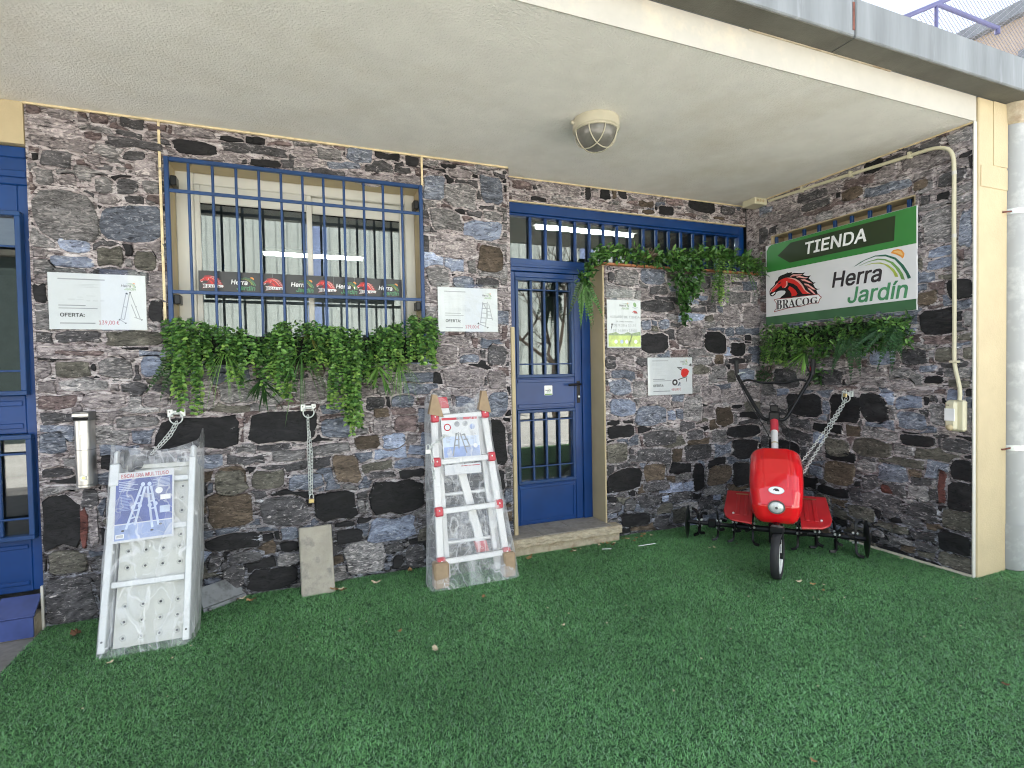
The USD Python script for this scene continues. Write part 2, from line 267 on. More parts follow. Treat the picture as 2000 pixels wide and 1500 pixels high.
def single(name, mesh, mat, label, category, group=None, kind=None, smooth=35, loc=None):
    mesh = arr(mesh); path = numbered('/World', name); loc = V3(*(loc if loc is not None else (mesh.bounds.mean(0)[0], mesh.bounds.mean(0)[1], mesh.bounds[0][2])))
    p = usdkit.mesh(stage, path, trimesh.Trimesh(np.array(mesh.vertices)-loc, mesh.faces, process=False), MATS[mat], smooth=smooth)
    UsdGeom.Xformable(p).AddTranslateOp().Set(Gf.Vec3d(*loc)); tag(p.GetPrim(), label, category, group, kind); return p

STONES_WALL="-1.32 2.67 -1.17 2.77 D;-1.35 2.56 -1.25 2.66 G;-1.24 2.57 -1.15 2.63 K;-1.08 2.95 -0.99 3.01 N;-0.94 2.95 -0.80 3.02 D;-1.28 2.95 -1.15 3.01 W;-1.38 2.96 -1.31 3.01 W;-1.37 2.89 -1.15 2.94 W;-1.29 2.84 -1.10 2.90 W;-1.11 2.86 -1.02 2.90 D;-0.87 2.66 -0.74 2.77 W;-0.92 2.76 -0.81 2.82 W;-1.11 2.71 -1.03 2.77 N;-1.07 2.55 -0.98 2.64 G;-0.96 2.55 -0.85 2.65 D;-0.83 2.57 -0.74 2.65 G;-1.05 2.48 -0.96 2.54 S;-0.92 2.50 -0.82 2.55 B;-1.37 2.26 -1.06 2.54 G;-1.04 2.28 -0.74 2.48 B;-1.26 2.19 -1.09 2.26 L;-1.29 2.10 -1.09 2.17 L;-1.08 2.11 -0.94 2.24 O;-0.88 2.10 -0.77 2.22 O;-0.82 1.79 -0.74 1.92 K;-1.38 1.89 -1.31 2.01 K;-1.28 1.66 -1.05 1.73 D;-1.05 1.64 -0.75 1.73 O;-1.30 1.58 -1.05 1.62 S;-1.38 1.46 -1.31 1.56 O;-1.30 1.46 -1.13 1.55 O;-1.09 1.45 -0.91 1.56 G;-0.87 1.45 -0.76 1.58 L;-1.29 1.38 -1.04 1.44 G;-1.38 1.27 -1.19 1.36 S;-1.17 1.27 -0.95 1.36 W;-0.86 1.27 -0.73 1.35 W;-1.38 1.01 -1.25 1.15 B;-1.00 1.14 -0.78 1.21 G;-0.79 0.98 -0.35 1.19 K;-1.38 0.94 -1.28 1.01 W;-1.37 0.88 -1.22 0.93 D;-1.38 0.45 -1.20 0.78 K;-1.19 0.69 -1.11 0.79 D;-1.20 0.45 -1.17 0.69 R;-1.16 0.44 -1.11 0.68 W;-1.36 0.31 -1.17 0.45 O;-1.38 -0.00 -1.14 0.29 D;-0.46 1.27 -0.25 1.41 G;-0.50 0.71 -0.30 0.86 N;-0.56 0.47 -0.29 0.69 N;-0.40 2.88 -0.01 2.94 D;0.02 2.91 0.17 2.97 W;0.18 2.91 0.34 2.99 G;0.37 2.92 0.54 3.02 B;0.54 2.96 0.75 3.03 K;0.77 2.94 0.87 3.01 K;-0.24 2.81 -0.05 2.86 K;-0.65 2.94 -0.43 3.00 W;-0.68 2.84 -0.43 2.92 K;0.90 2.71 1.06 2.89 B;-0.60 1.25 -0.48 1.38 W;-0.24 1.26 -0.06 1.40 G;0.00 1.27 0.20 1.41 W;0.45 1.19 0.58 1.28 D;0.64 1.20 0.80 1.29 B;0.64 1.15 0.81 1.20 S;0.50 1.13 0.62 1.20 N;0.49 1.01 0.63 1.13 W;0.64 1.02 0.81 1.14 S;0.36 0.92 0.54 1.01 N;0.55 0.91 0.72 1.01 L;0.15 1.01 0.36 1.15 B;-0.30 0.99 0.08 1.21 K;-0.50 1.11 -0.31 1.18 S;-0.50 0.69 -0.31 0.84 O;-0.28 0.69 -0.09 0.83 O;-0.06 0.67 0.17 0.78 B;0.22 0.69 0.41 0.88 N;0.46 0.70 0.65 0.75 D;0.66 0.68 0.85 0.75 K;-0.23 0.44 0.05 0.63 D;0.09 0.43 0.39 0.64 K;0.47 0.43 0.85 0.67 K;-0.12 0.34 -0.01 0.43 B;-0.13 0.27 -0.01 0.33 K;0.22 0.38 0.37 0.42 D;0.23 0.27 0.41 0.37 K;0.44 0.24 0.77 0.42 L;-0.55 0.33 -0.24 0.42 K;0.28 0.03 0.55 0.25 G;0.61 0.04 0.69 0.13 K;0.55 0.15 0.69 0.23 D;0.71 0.02 0.84 0.19 D;-0.43 0.23 -0.24 0.30 D;-0.32 0.02 -0.01 0.17 K;-0.55 0.21 -0.47 0.30 D;-0.47 0.07 -0.34 0.22 D;1.10 2.08 1.27 2.16 B;0.91 2.08 1.09 2.23 G;1.29 2.09 1.47 2.16 D;1.02 1.32 1.33 1.48 W;1.37 1.49 1.52 1.65 D;1.15 1.51 1.30 1.58 B;0.96 1.51 1.13 1.65 W;1.49 1.68 1.53 1.81 K;1.33 0.71 1.51 1.06 K;1.34 0.52 1.50 0.69 K;0.91 2.82 1.03 2.90 W;1.09 2.89 1.27 2.96 W;1.06 2.66 1.32 2.85 G;1.34 2.72 1.53 2.94 B;0.94 2.50 1.18 2.65 G;1.20 2.44 1.50 2.60 L;0.98 2.31 1.29 2.47 W;1.31 2.21 1.52 2.41 N;0.91 1.17 1.07 1.32 G;1.36 1.31 1.52 1.47 W;1.37 1.09 1.52 1.29 B;2.40 2.22 2.43 2.32 D;2.45 2.18 2.51 2.26 D;2.52 2.16 2.76 2.29 G;2.78 2.18 3.04 2.31 B;3.42 2.16 3.55 2.27 D;2.87 2.09 3.07 2.16 D;2.78 1.94 3.14 2.03 D;3.37 2.06 3.52 2.11 L;2.78 1.78 2.88 1.87 B;2.96 1.79 3.08 1.87 B;2.77 1.58 3.08 1.76 K;3.16 1.64 3.43 1.81 W;3.46 1.57 3.71 1.77 K;3.77 1.55 3.96 1.67 K;3.95 1.69 4.04 1.75 K;3.76 1.69 3.91 1.72 B;3.69 1.82 3.91 2.04 W;3.93 1.83 4.18 2.04 W;3.58 1.47 3.70 1.56 N;3.33 1.47 3.56 1.54 G;2.40 1.45 2.53 1.55 D;2.42 0.39 2.76 0.58 K;3.49 0.35 3.75 0.53 N;2.80 0.45 3.02 0.61 N;3.72 0.78 4.14 0.89 K;3.25 0.78 3.45 0.88 D;3.80 0.58 4.12 0.75 K;3.79 0.33 4.02 0.54 K;3.32 0.32 3.45 0.58 K;3.59 0.92 3.79 1.09 N;3.23 0.95 3.42 1.18 G;3.55 1.35 3.73 1.46 G;3.76 1.47 3.96 1.53 K;3.33 1.38 3.52 1.46 O;3.44 1.12 3.67 1.27 W;3.73 1.11 3.91 1.17 W;3.79 1.05 3.91 1.09 K;2.41 0.23 2.55 0.31 D;2.59 0.23 2.69 0.33 D;2.54 0.08 2.84 0.20 K;2.89 0.05 3.06 0.14 D;3.08 0.04 3.25 0.19 O;2.79 0.37 3.05 0.44 D;2.73 0.24 2.99 0.33 D;2.45 1.23 2.66 1.36 B;2.68 1.20 2.83 1.34 G;2.45 1.05 2.71 1.19 L;2.73 0.95 3.03 1.13 B;2.43 0.85 2.70 0.97 K;2.76 0.77 3.14 0.90 D;2.42 0.64 2.62 0.82 O"
STONES_OVER="2.34 2.91 2.40 3.03 K;2.49 2.93 2.60 3.03 K;2.67 2.95 2.77 3.04 K;3.42 2.90 3.77 3.05 K;3.10 2.85 3.28 2.93 K;1.82 2.84 1.98 2.88 K;2.61 2.94 2.66 3.04 N;2.82 2.97 3.11 3.04 W;2.89 2.90 3.05 2.96 N;3.84 2.92 4.02 3.01 D;1.67 2.92 1.85 3.00 S;1.90 2.93 2.09 3.01 W;2.11 2.91 2.31 3.01 W;3.19 2.95 3.39 3.03 S"
STONES_SIDE="-1.16 2.92 -1.01 3.01 K;-1.00 2.77 -0.83 2.85 N;-0.72 2.78 -0.47 2.85 D;-1.61 2.56 -1.52 2.62 K;-1.64 2.27 -1.44 2.52 G;-1.74 2.22 -1.67 2.47 B;-1.64 2.18 -1.47 2.25 L;-1.64 2.10 -1.45 2.17 L;-1.44 2.11 -1.40 2.20 O;-1.74 1.88 -1.59 2.01 K;-1.53 1.86 -1.41 1.96 N;-1.64 1.65 -1.42 1.82 K;-1.74 1.68 -1.68 1.79 G;-1.64 1.58 -1.43 1.64 S;-1.64 1.46 -1.51 1.55 O;-1.74 1.47 -1.68 1.55 O;-1.46 1.44 -1.28 1.56 D;-1.24 1.44 -1.06 1.57 L;-1.53 1.38 -1.41 1.43 B;-1.56 1.30 -1.45 1.36 K;-1.70 2.65 -1.54 2.75 D;-1.47 2.68 -1.37 2.75 N;-0.09 2.60 0.05 2.76 D;-0.65 1.00 -0.28 1.22 K;-0.98 0.97 -0.72 1.19 K;-1.18 0.99 -0.99 1.21 K;-0.83 1.27 -0.56 1.41 D;-0.93 0.46 -0.67 0.65 N;-0.89 0.69 -0.68 0.83 O;-1.21 0.73 -0.92 0.86 O;-1.10 0.59 -0.94 0.69 G;-1.23 0.46 -1.13 0.52 R;-1.33 0.55 -1.12 0.69 B;-1.75 0.65 -1.61 0.78 K;-1.75 0.45 -1.59 0.63 K;-1.59 0.46 -1.54 0.69 R;-1.54 0.32 -1.32 0.43 D;-1.74 0.31 -1.56 0.44 O;-1.31 0.33 -1.00 0.45 D;-1.11 0.46 -0.99 0.58 D;-1.10 0.20 -0.87 0.31 O;-0.89 0.34 -0.62 0.43 K;-1.74 0.14 -1.53 0.28 K;-1.30 0.26 -1.21 0.30 K;-1.75 0.03 -1.53 0.13 O;-1.43 1.11 -1.24 1.22 L;-1.46 0.96 -1.25 1.09 B;-1.59 1.01 -1.48 1.16 G;-1.53 0.84 -1.29 0.93 K;-1.72 0.83 -1.56 0.92 D;-1.39 1.24 -1.21 1.33 W;-1.69 1.16 -1.59 1.27 L;-0.42 0.62 -0.08 0.76 K;-0.42 1.26 -0.14 1.42 D;-0.52 1.44 -0.37 1.56 G"
HORSE={'black':[(0.000,0.366),(0.023,0.407),(0.073,0.437),(0.114,0.468),(0.123,0.512),(0.177,0.540),(0.191,0.582),(0.235,0.604),(0.304,0.614),(0.347,0.621),(0.390,0.639),(0.381,0.622),(0.466,0.625),(0.453,0.602),(0.507,0.604),(0.589,0.586),(0.662,0.573),(0.714,0.574),(0.670,0.544),(0.733,0.512),(0.772,0.505),(0.819,0.511),(0.780,0.469),(0.826,0.420),(0.865,0.386),(0.907,0.383),(0.861,0.359),(0.895,0.299),(0.933,0.272),(0.986,0.265),(0.918,0.258),(0.933,0.211),(0.955,0.174),(0.825,0.178),(0.668,0.185),(0.421,0.190),(0.197,0.197),(0.250,0.242),(0.319,0.276),(0.337,0.310),(0.320,0.331),(0.250,0.344),(0.189,0.346),(0.144,0.330),(0.126,0.296),(0.072,0.269),(0.027,0.276),(0.004,0.312)],'face':[(0.041,0.360),(0.064,0.394),(0.118,0.431),(0.163,0.476),(0.190,0.508),(0.252,0.535),(0.338,0.550),(0.423,0.539),(0.523,0.497),(0.605,0.449),(0.669,0.368),(0.716,0.284),(0.810,0.211),(0.668,0.227),(0.612,0.299),(0.563,0.370),(0.489,0.424),(0.389,0.462),(0.376,0.486),(0.376,0.420),(0.337,0.383),(0.268,0.389),(0.251,0.432),(0.189,0.405),(0.136,0.376),(0.100,0.351),(0.055,0.343)],'neck':[(0.414,0.396),(0.472,0.362),(0.530,0.311),(0.567,0.249),(0.546,0.219),(0.451,0.218),(0.455,0.257),(0.422,0.312),(0.380,0.355)],'m1':[(0.423,0.557),(0.490,0.582),(0.630,0.557),(0.670,0.554),(0.637,0.542),(0.548,0.550),(0.474,0.542)],'m2':[(0.540,0.530),(0.613,0.536),(0.709,0.498),(0.772,0.484),(0.741,0.475),(0.653,0.490),(0.572,0.511)],'m3':[(0.629,0.473),(0.709,0.463),(0.788,0.419),(0.849,0.375),(0.787,0.391),(0.685,0.436)],'m4':[(0.693,0.399),(0.772,0.373),(0.849,0.313),(0.910,0.262),(0.849,0.278),(0.756,0.334),(0.716,0.361)],'m5':[(0.756,0.320),(0.810,0.291),(0.872,0.233),(0.910,0.183),(0.841,0.217),(0.787,0.273)],'hi':[(0.355,0.546),(0.440,0.536),(0.531,0.503),(0.613,0.447),(0.677,0.367),(0.716,0.291),(0.771,0.241),(0.818,0.213),(0.755,0.235),(0.696,0.290),(0.645,0.368),(0.580,0.438),(0.506,0.492),(0.423,0.526)],'ear':[(0.346,0.490),(0.372,0.490),(0.376,0.420),(0.337,0.381),(0.303,0.379),(0.337,0.401),(0.356,0.438)],'lip':[(0.031,0.300),(0.100,0.335),(0.128,0.340),(0.119,0.315),(0.072,0.288)],'nose':[(0.016,0.348),(0.039,0.390),(0.100,0.430),(0.163,0.483),(0.177,0.477),(0.118,0.429),(0.055,0.388),(0.032,0.339)],'eye':[(0.176,0.460),(0.203,0.484),(0.251,0.492),(0.229,0.461)],'scroll':[(0.108,0.201),(0.197,0.204),(0.421,0.190),(0.668,0.185),(0.955,0.177),(0.970,0.151),(1.000,0.130),(0.970,0.103),(0.951,0.051),(0.825,0.060),(0.715,0.046),(0.627,0.035),(0.420,0.038),(0.142,0.007),(0.106,0.000),(0.151,0.040),(0.161,0.135)]}
SWOOSH={'a1':[(0.329,0.480),(0.399,0.515),(0.464,0.537),(0.590,0.562),(0.712,0.549),(0.830,0.488),(0.916,0.388),(0.972,0.289),(1.000,0.225),(0.964,0.216),(0.944,0.276),(0.888,0.375),(0.819,0.467),(0.712,0.527),(0.590,0.549),(0.464,0.528),(0.332,0.476)],'a2':[(0.386,0.472),(0.496,0.505),(0.621,0.518),(0.712,0.494),(0.801,0.440),(0.871,0.354),(0.911,0.282),(0.933,0.209),(0.893,0.225),(0.871,0.289),(0.824,0.369),(0.772,0.433),(0.700,0.481),(0.621,0.503),(0.496,0.499),(0.392,0.470)],'a3':[(0.457,0.463),(0.559,0.477),(0.652,0.466),(0.742,0.421),(0.813,0.353),(0.848,0.293),(0.859,0.256),(0.822,0.264),(0.801,0.319),(0.760,0.375),(0.700,0.429),(0.640,0.453),(0.559,0.468),(0.464,0.461)],'sun':[(0.772,0.552),(0.801,0.582),(0.854,0.585),(0.899,0.564),(0.928,0.516),(0.922,0.482),(0.908,0.461),(0.882,0.490),(0.830,0.527)],'herra':[(0.000,0.261),(0.030,0.452),(0.196,0.442),(0.694,0.378),(0.670,0.246)],'jardin':[(0.209,0.029),(0.332,0.205),(0.983,0.139),(0.967,0.000)]}
BRACOG=[[[(0.031,0.0),(0.031,0.031),(0.087,0.031),(0.151,0.08),(0.169,0.148),(0.169,0.869),(0.151,0.936),(0.117,0.969),(0.031,0.985),(0.031,1.015),(0.615,1.015),(0.815,0.938),(0.877,0.815),(0.862,0.692),(0.815,0.615),(0.688,0.546),(0.831,0.477),(0.908,0.385),(0.923,0.231),(0.877,0.123),(0.754,0.031),(0.631,0.0)],[(0.4,0.102),(0.452,0.047),(0.546,0.046),(0.645,0.144),(0.661,0.362),(0.613,0.458),(0.564,0.492),(0.401,0.502)],[(0.415,0.938),(0.4,0.561),(0.485,0.554),(0.599,0.62),(0.631,0.808),(0.615,0.887),(0.565,0.952),(0.439,0.969)]],[[(1.0,0.0),(1.0,0.046),(1.105,0.064),(1.138,0.148),(1.138,0.869),(1.088,0.952),(1.0,0.969),(1.0,1.015),(1.585,1.015),(1.785,0.954),(1.877,0.846),(1.892,0.723),(1.846,0.6),(1.8,0.554),(1.678,0.506),(1.677,0.468),(1.941,0.08),(1.975,0.047),(2.031,0.046),(2.031,0.0),(1.708,0.0),(1.406,0.477),(1.369,0.469),(1.369,0.115),(1.405,0.063),(1.492,0.046),(1.508,0.0)],[(1.385,0.923),(1.37,0.53),(1.486,0.523),(1.566,0.556),(1.63,0.652),(1.63,0.84),(1.597,0.905),(1.517,0.953),(1.407,0.954)]],[[(2.0,0.0),(2.0,0.046),(2.041,0.047),(2.09,0.095),(2.137,0.189),(2.431,0.969),(2.462,1.031),(2.508,1.046),(2.862,0.175),(2.926,0.064),(2.985,0.046),(2.985,0.0),(2.523,0.0),(2.523,0.046),(2.631,0.07),(2.63,0.147),(2.56,0.292),(2.251,0.291),(2.185,0.163),(2.185,0.085),(2.221,0.047),(2.292,0.046),(2.292,0.0)],[(2.277,0.369),(2.538,0.36),(2.409,0.679),(2.385,0.671)]],[[(3.031,0.4),(3.046,0.708),(3.154,0.892),(3.246,0.969),(3.446,1.046),(3.615,1.046),(3.778,0.985),(3.856,0.985),(3.892,1.046),(3.923,1.046),(3.923,0.692),(3.877,0.708),(3.845,0.811),(3.72,0.951),(3.606,1.0),(3.5,1.0),(3.403,0.951),(3.324,0.825),(3.292,0.699),(3.292,0.347),(3.356,0.173),(3.467,0.078),(3.638,0.062),(3.796,0.125),(3.892,0.231),(3.938,0.231),(3.938,0.169),(3.846,0.077),(3.631,-0.015),(3.446,-0.015),(3.323,0.015),(3.154,0.138),(3.062,0.292)]],[[(4.062,0.415),(4.062,0.615),(4.138,0.815),(4.246,0.938),(4.415,1.031),(4.677,1.046),(4.846,0.985),(5.0,0.846),(5.092,0.631),(5.092,0.4),(5.031,0.231),(4.892,0.077),(4.738,0.0),(4.477,-0.015),(4.308,0.046),(4.169,0.169),(4.108,0.262)],[(4.323,0.698),(4.339,0.268),(4.402,0.127),(4.53,0.031),(4.639,0.031),(4.704,0.063),(4.799,0.206),(4.831,0.348),(4.815,0.762),(4.752,0.904),(4.625,0.999),(4.515,1.0),(4.45,0.968),(4.355,0.825)]],[[(5.215,0.4),(5.215,0.631),(5.246,0.738),(5.292,0.831),(5.431,0.969),(5.631,1.046),(5.8,1.046),(5.978,0.985),(6.027,0.986),(6.077,1.046),(6.123,1.046),(6.123,0.692),(6.062,0.708),(5.998,0.858),(5.84,0.984),(5.683,1.0),(5.541,0.89),(5.477,0.684),(5.477,0.363),(5.524,0.19),(5.587,0.095),(5.699,0.031),(5.822,0.031),(5.907,0.114),(5.908,0.346),(5.871,0.399),(5.754,0.415),(5.754,0.446),(6.262,0.446),(6.262,0.415),(6.206,0.415),(6.139,0.363),(6.138,0.062),(5.862,-0.015),(5.646,-0.015),(5.523,0.015),(5.338,0.138),(5.246,0.292)]]]

# ------------------------------------------------------------------ the setting: ground, carpet
single('ground', bx(-40, 40, -40, 30, -.3, 0), 'yard', 'pale sandy yard in front of the shop', 'ground', kind='structure', smooth=False)
single('pavement', bx(-6, -1.385, -5.2, .3, -.05, .006), 'pavement', 'grey concrete pavement left of the green carpet', 'pavement', kind='structure', smooth=False)
single('lawn_base', bx(-1.38, 9, -4.65, .16, -.05, .012), 'carpet_base', 'dark backing of the green artificial turf', 'turf backing', kind='structure', smooth=False)
grass = UsdGeom.PointInstancer.Define(stage, '/World/artificial_grass'); tag(grass.GetPrim(), 'short green artificial grass covering the porch floor', 'artificial grass', None, 'stuff')
TILE = .25
def grass_tile(path, seed, nb=2400):
    g = np.random.default_rng(seed); x = g.uniform(-TILE/2, TILE/2, nb); y = g.uniform(-TILE/2, TILE/2, nb)
    th = g.uniform(0, 2*math.pi, nb); h = g.uniform(.005, .015, nb); L = g.uniform(.012, .022, nb); lean = L/h; w = g.uniform(.0010, .0018, nb)
    dx, dy = np.cos(th), np.sin(th); ph = th + math.pi/2 + g.normal(0, .5, nb); wx, wy = np.cos(ph)*w, np.sin(ph)*w
    b = np.c_[x, y, np.zeros(nb)]; m = np.c_[x+dx*lean*h*.35, y+dy*lean*h*.35, h*.62]; t = np.c_[x+dx*lean*h*1.05, y+dy*lean*h*1.05, h]
    W = np.c_[wx, wy, np.zeros(nb)]
    V = np.stack([b-W, b+W, m+W*.9, m-W*.9, t], 1).reshape(-1, 3); o = np.arange(nb)*5
    F = np.concatenate([np.c_[o, o+1, o+2], np.c_[o, o+2, o+3], np.c_[o+3, o+2, o+4]])
    base = np.array([.165, .40, .145]); k = g.uniform(.55, 1.4, nb)[:, None]; c = base*k
    c[g.random(nb) < .14] = V3(.26, .44, .27)*g.uniform(.7, 1.3); c[g.random(nb) < .08] = V3(.02, .07, .025)
    p = usdkit.mesh(stage, path, trimesh.Trimesh(V, F, process=False), MATS['grass_blade'], smooth=False)
    UsdGeom.PrimvarsAPI(p).CreatePrimvar('tint', Sdf.ValueTypeNames.Color3fArray, 'vertex').Set(Vt.Vec3fArray.FromNumpy(np.repeat(c, 5, 0).astype(np.float32)))
protos = []
for i in range(6):
    grass_tile(f'/World/artificial_grass/grass_tuft_{i:03d}', 100+i); protos.append(Sdf.Path(f'/World/artificial_grass/grass_tuft_{i:03d}'))
grass.CreatePrototypesRel().SetTargets(protos)
P, Q, I, S = [], [], [], []
for ix in range(31):
    for iy in range(19):
        x, y = -1.38+TILE*(ix+.5), -.115-TILE*(iy-.001)
        if x > 4.15 and y > -1.6: continue
        P.append(Gf.Vec3f(x, y, .010)); k = rnd.randrange(4); Q.append(Gf.Quath(math.cos(k*math.pi/4), 0, 0, math.sin(k*math.pi/4))); I.append(rnd.randrange(6)); s = rnd.uniform(.9, 1.1); S.append(Gf.Vec3f(1, 1, s))
grass.CreatePositionsAttr(P); grass.CreateOrientationsAttr(Q); grass.CreateProtoIndicesAttr(I); grass.CreateScalesAttr(S)

# ------------------------------------------------------------------ stone walls
def outline(poly, n=14, jit=.03, g=rnd):
    p = poly.simplify(.004); P = list(map(np.array, list(p.exterior.coords)[:-1]))
    while len(P) > n:                                   # drop the flattest corner
        k = min(range(len(P)), key=lambda i: abs(np.cross(P[i]-P[i-1], P[(i+1) % len(P)]-P[i]))); P.pop(k)
    s = math.sqrt(poly.area)
    while len(P) < 11:                                  # break the longest edge raggedly
        k = max(range(len(P)), key=lambda i: np.linalg.norm(P[(i+1) % len(P)]-P[i])); e = P[(k+1) % len(P)]-P[k]
        P.insert(k+1, P[k]+e*g.uniform(.3, .7)+np.array([-e[1], e[0]])*g.gauss(0, .055))
    return np.array(P)
def hand_poly(x0, z0, x1, z1, g):
    w, h = x1-x0, z1-z0; sk = g.gauss(0, .06)*h; C = [(x0+sk, z0), (x1+sk*.5, z0), (x1-sk, z1), (x0-sk*.5, z1)]; C = [np.array(c)+np.array([g.gauss(0, .045)*w, g.gauss(0, .05)*h]) for c in C]; pts = []
    for i in range(4):
        a, b, c = C[i-1], C[i], C[(i+1) % 4]; k, q = g.uniform(.06, .26), g.uniform(.06, .26)
        pts += [b+(a-b)*k, b+(c-b)*q, (b+c)/2+np.array([g.gauss(0, .03)*w, g.gauss(0, .05)*h])]
    return sg.Polygon(pts).buffer(0)
def stone_mesh(fr, poly, g):
    """(mesh, rim weight) of one low-relief stone"""
    P = outline(poly, 14, .03, g); n = len(P); c = P.mean(0); rel = g.uniform(.007, .016); tx, tz = g.gauss(0, .025), g.gauss(0, .03)
    w = min(.26, max(.06, .013/math.sqrt(poly.area)))
    R1 = c + (P-c)*np.array([[1-w*g.uniform(.6, 1.4)] for _ in P])
    up = [(q[0], q[1], rel + (q[0]-c[0])*tx + (q[1]-c[1])*tz + g.gauss(0, .0012)) for q in R1]
    V = [(q[0], q[1], -.003) for q in P] + up + up + [(c[0]+g.gauss(0, .01), c[1]+g.gauss(0, .006), rel+g.uniform(-.002, .003))]
    F = [(i, (i+1) % n, n+(i+1) % n) for i in range(n)] + [(i, n+(i+1) % n, n+i) for i in range(n)] + [(2*n+i, 2*n+(i+1) % n, 3*n) for i in range(n)]
    if shapely.LinearRing(P).is_ccw is False: F = [f[::-1] for f in F]
    k = np.r_[np.ones(n), np.full(2*n, .55), 0.]
    return fr.m(trimesh.Trimesh(np.array(V), np.array(F), process=False)), np.repeat(k[:, None], 3, 1)
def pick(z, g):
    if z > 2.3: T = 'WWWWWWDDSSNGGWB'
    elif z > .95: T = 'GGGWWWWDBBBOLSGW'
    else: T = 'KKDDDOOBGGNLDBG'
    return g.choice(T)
def lay(t, fr, region, given, seed, flip=False, most=290, rowh=(.05, .14), jw=(.12, .34)):
    g = random.Random(seed); x0, z0, x1, z1 = region.bounds; found = []; taken = []
    for s in given.split(';'):
        a = s.split(); q = list(map(float, a[:4]))
        if flip: q[0], q[2] = -q[2], -q[0]
        p = hand_poly(*q, g).intersection(region)
        if p.geom_type == 'Polygon' and p.area > .0008: found.append((p, a[4])); taken.append(p.buffer(.006))
    busy = unary_union(taken) if taken else sg.Polygon(); chips = []; z = z0
    wave = [(g.uniform(0, 6), g.uniform(1.5, 4), g.uniform(.008, .02)) for _ in range(3)]
    wv = lambda x: sum(a*math.sin(f*x+p) for p, f, a in wave)
    while z < z1:
        h = g.uniform(*rowh) * (.6 if z > 2.35 else 1.); x = x0 - g.uniform(0, .1)
        while x < x1:
            w = g.uniform(*jw) * (h/.10)**(.1 if z > 2.35 else .4)
            if g.random() < .18: w *= .45
            parts = [(x, z, x+w, z+h)]
            if h > .10 and g.random() < .3: m = z+h*g.uniform(.4, .6); parts = [(x, z, x+w, m), (x, m, x+w, z+h)]
            for (a, b, c, d) in parts:
                j = lambda: g.gauss(0, .011)
                p = sg.Polygon([(a+j(), b+j()+wv(a)), ((a+c)/2, b+j()*.7+wv((a+c)/2)), (c+j(), b+j()+wv(c)), (c+j(), d+j()+wv(c)), ((a+c)/2, d+j()*.7+wv((a+c)/2)), (a+j(), d+j()+wv(a))]).buffer(0).intersection(region).difference(busy)
                for q in getattr(p, 'geoms', [p]):
                    if q.geom_type != 'Polygon': continue
                    q = q.buffer(-g.uniform(.001, .006)); q = q.buffer(-.005).buffer(.005)
                    for r in getattr(q, 'geoms', [q]):
                        if r.geom_type == 'Polygon' and r.area > .0012: found.append((r, pick(b, g)))
                        elif r.geom_type == 'Polygon' and r.area > .0002: chips.append(r)
            x += w
        z += h
    for _ in range(int(region.area*60)):     # rubble pressed into the joints
        a, b = g.uniform(x0, x1), g.uniform(z0, z1); w = g.uniform(.005, .018); c = sg.Polygon([(a+w*g.uniform(.6, 1.8)*math.cos(k*1.05), b+w*g.uniform(.3, .8)*math.sin(k*1.05)) for k in range(6)]).buffer(0)
        if region.contains(c): chips.append(c)
    found.sort(key=lambda f: -f[0].area)
    for p, c in found[:most]:
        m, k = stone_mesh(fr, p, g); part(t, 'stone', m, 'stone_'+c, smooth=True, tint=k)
    rest = [p for p, c in found[most:]] + chips
    by = {}
    for p in rest: by.setdefault(g.choice('WGDSK' if p.centroid.y > .8 else 'KDGB'), []).append(p)
    for c, ps in by.items():
        ms = []
        for p in ps:
            if p.geom_type != 'Polygon': continue
            ms.append(stone_mesh(fr, p, g)[0] if p.area > .0008 else chip_mesh(fr, p, g))
        part(t, 'rubble_chips', cat(ms), 'stone_'+c, kind='stuff', smooth=False)
def chip_mesh(fr, p, g):
    P = np.array(p.exterior.coords)[:-1]; c = P.mean(0); n = len(P); V = [(a, b, -.003) for a, b in P] + [(c[0], c[1], g.uniform(.002, .006))]
    F = [(i, (i+1) % n, n) for i in range(n)]
    if not shapely.LinearRing(P).is_ccw: F = [f[::-1] for f in F]
    return fr.m(trimesh.Trimesh(np.array(V), np.array(F), process=False))
H = 3.02; XL, XR, XP = -1.384, 1.56, 2.395
WIN = rect(-.70, 1.60, .876, 2.79)
wall_a = rect(XL, 0, XR, H).difference(WIN)
t = thing('stone_wall', 'wall of dark rubble stone around the barred window, left of the blue entrance door', 'stone wall', (.09, 0, 0))
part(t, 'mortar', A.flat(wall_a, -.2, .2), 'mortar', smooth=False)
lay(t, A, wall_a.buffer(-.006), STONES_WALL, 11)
for u, v0 in ((-.733, 1.78), (.888, 2.80)): part(t, 'panel_seam', A.box(u-.007, u+.007, v0, H, .001, .016), 'seam')
part(t, 'top_edge', A.box(XL, XR, H-.012, H-.001, .001, .018), 'seam')
part(t, 'end_strip', A.box(XR+.002, XR+.034, .12, 1.79, -.19, .012, .004), 'cream')
part(t, 'end_face', A.box(XR+.001, XR+.012, 1.79, H, -.19, -.002), 'mortar')
t = thing('partition_wall', 'lower stone wall between the blue door and the corner, topped with a garland', 'stone wall', (3.27, 0, 0))
low = rect(XP+.012, 0, XB-.003, 2.315)
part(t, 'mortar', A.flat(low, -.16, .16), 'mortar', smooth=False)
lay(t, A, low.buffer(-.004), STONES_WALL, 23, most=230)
part(t, 'end_face', A.box(XP-.004, XP+.012, .10, 2.315, -.30, .014, .003), 'cream', label='cream plastered end of the wall beside the door')
for i in range(6):
    a = XP-.015 + i*.293; part(t, 'coping_tile', A.box(a, min(a+.289, XB-.004), 2.317, 2.336, -.17, .035, .004), 'terracotta')
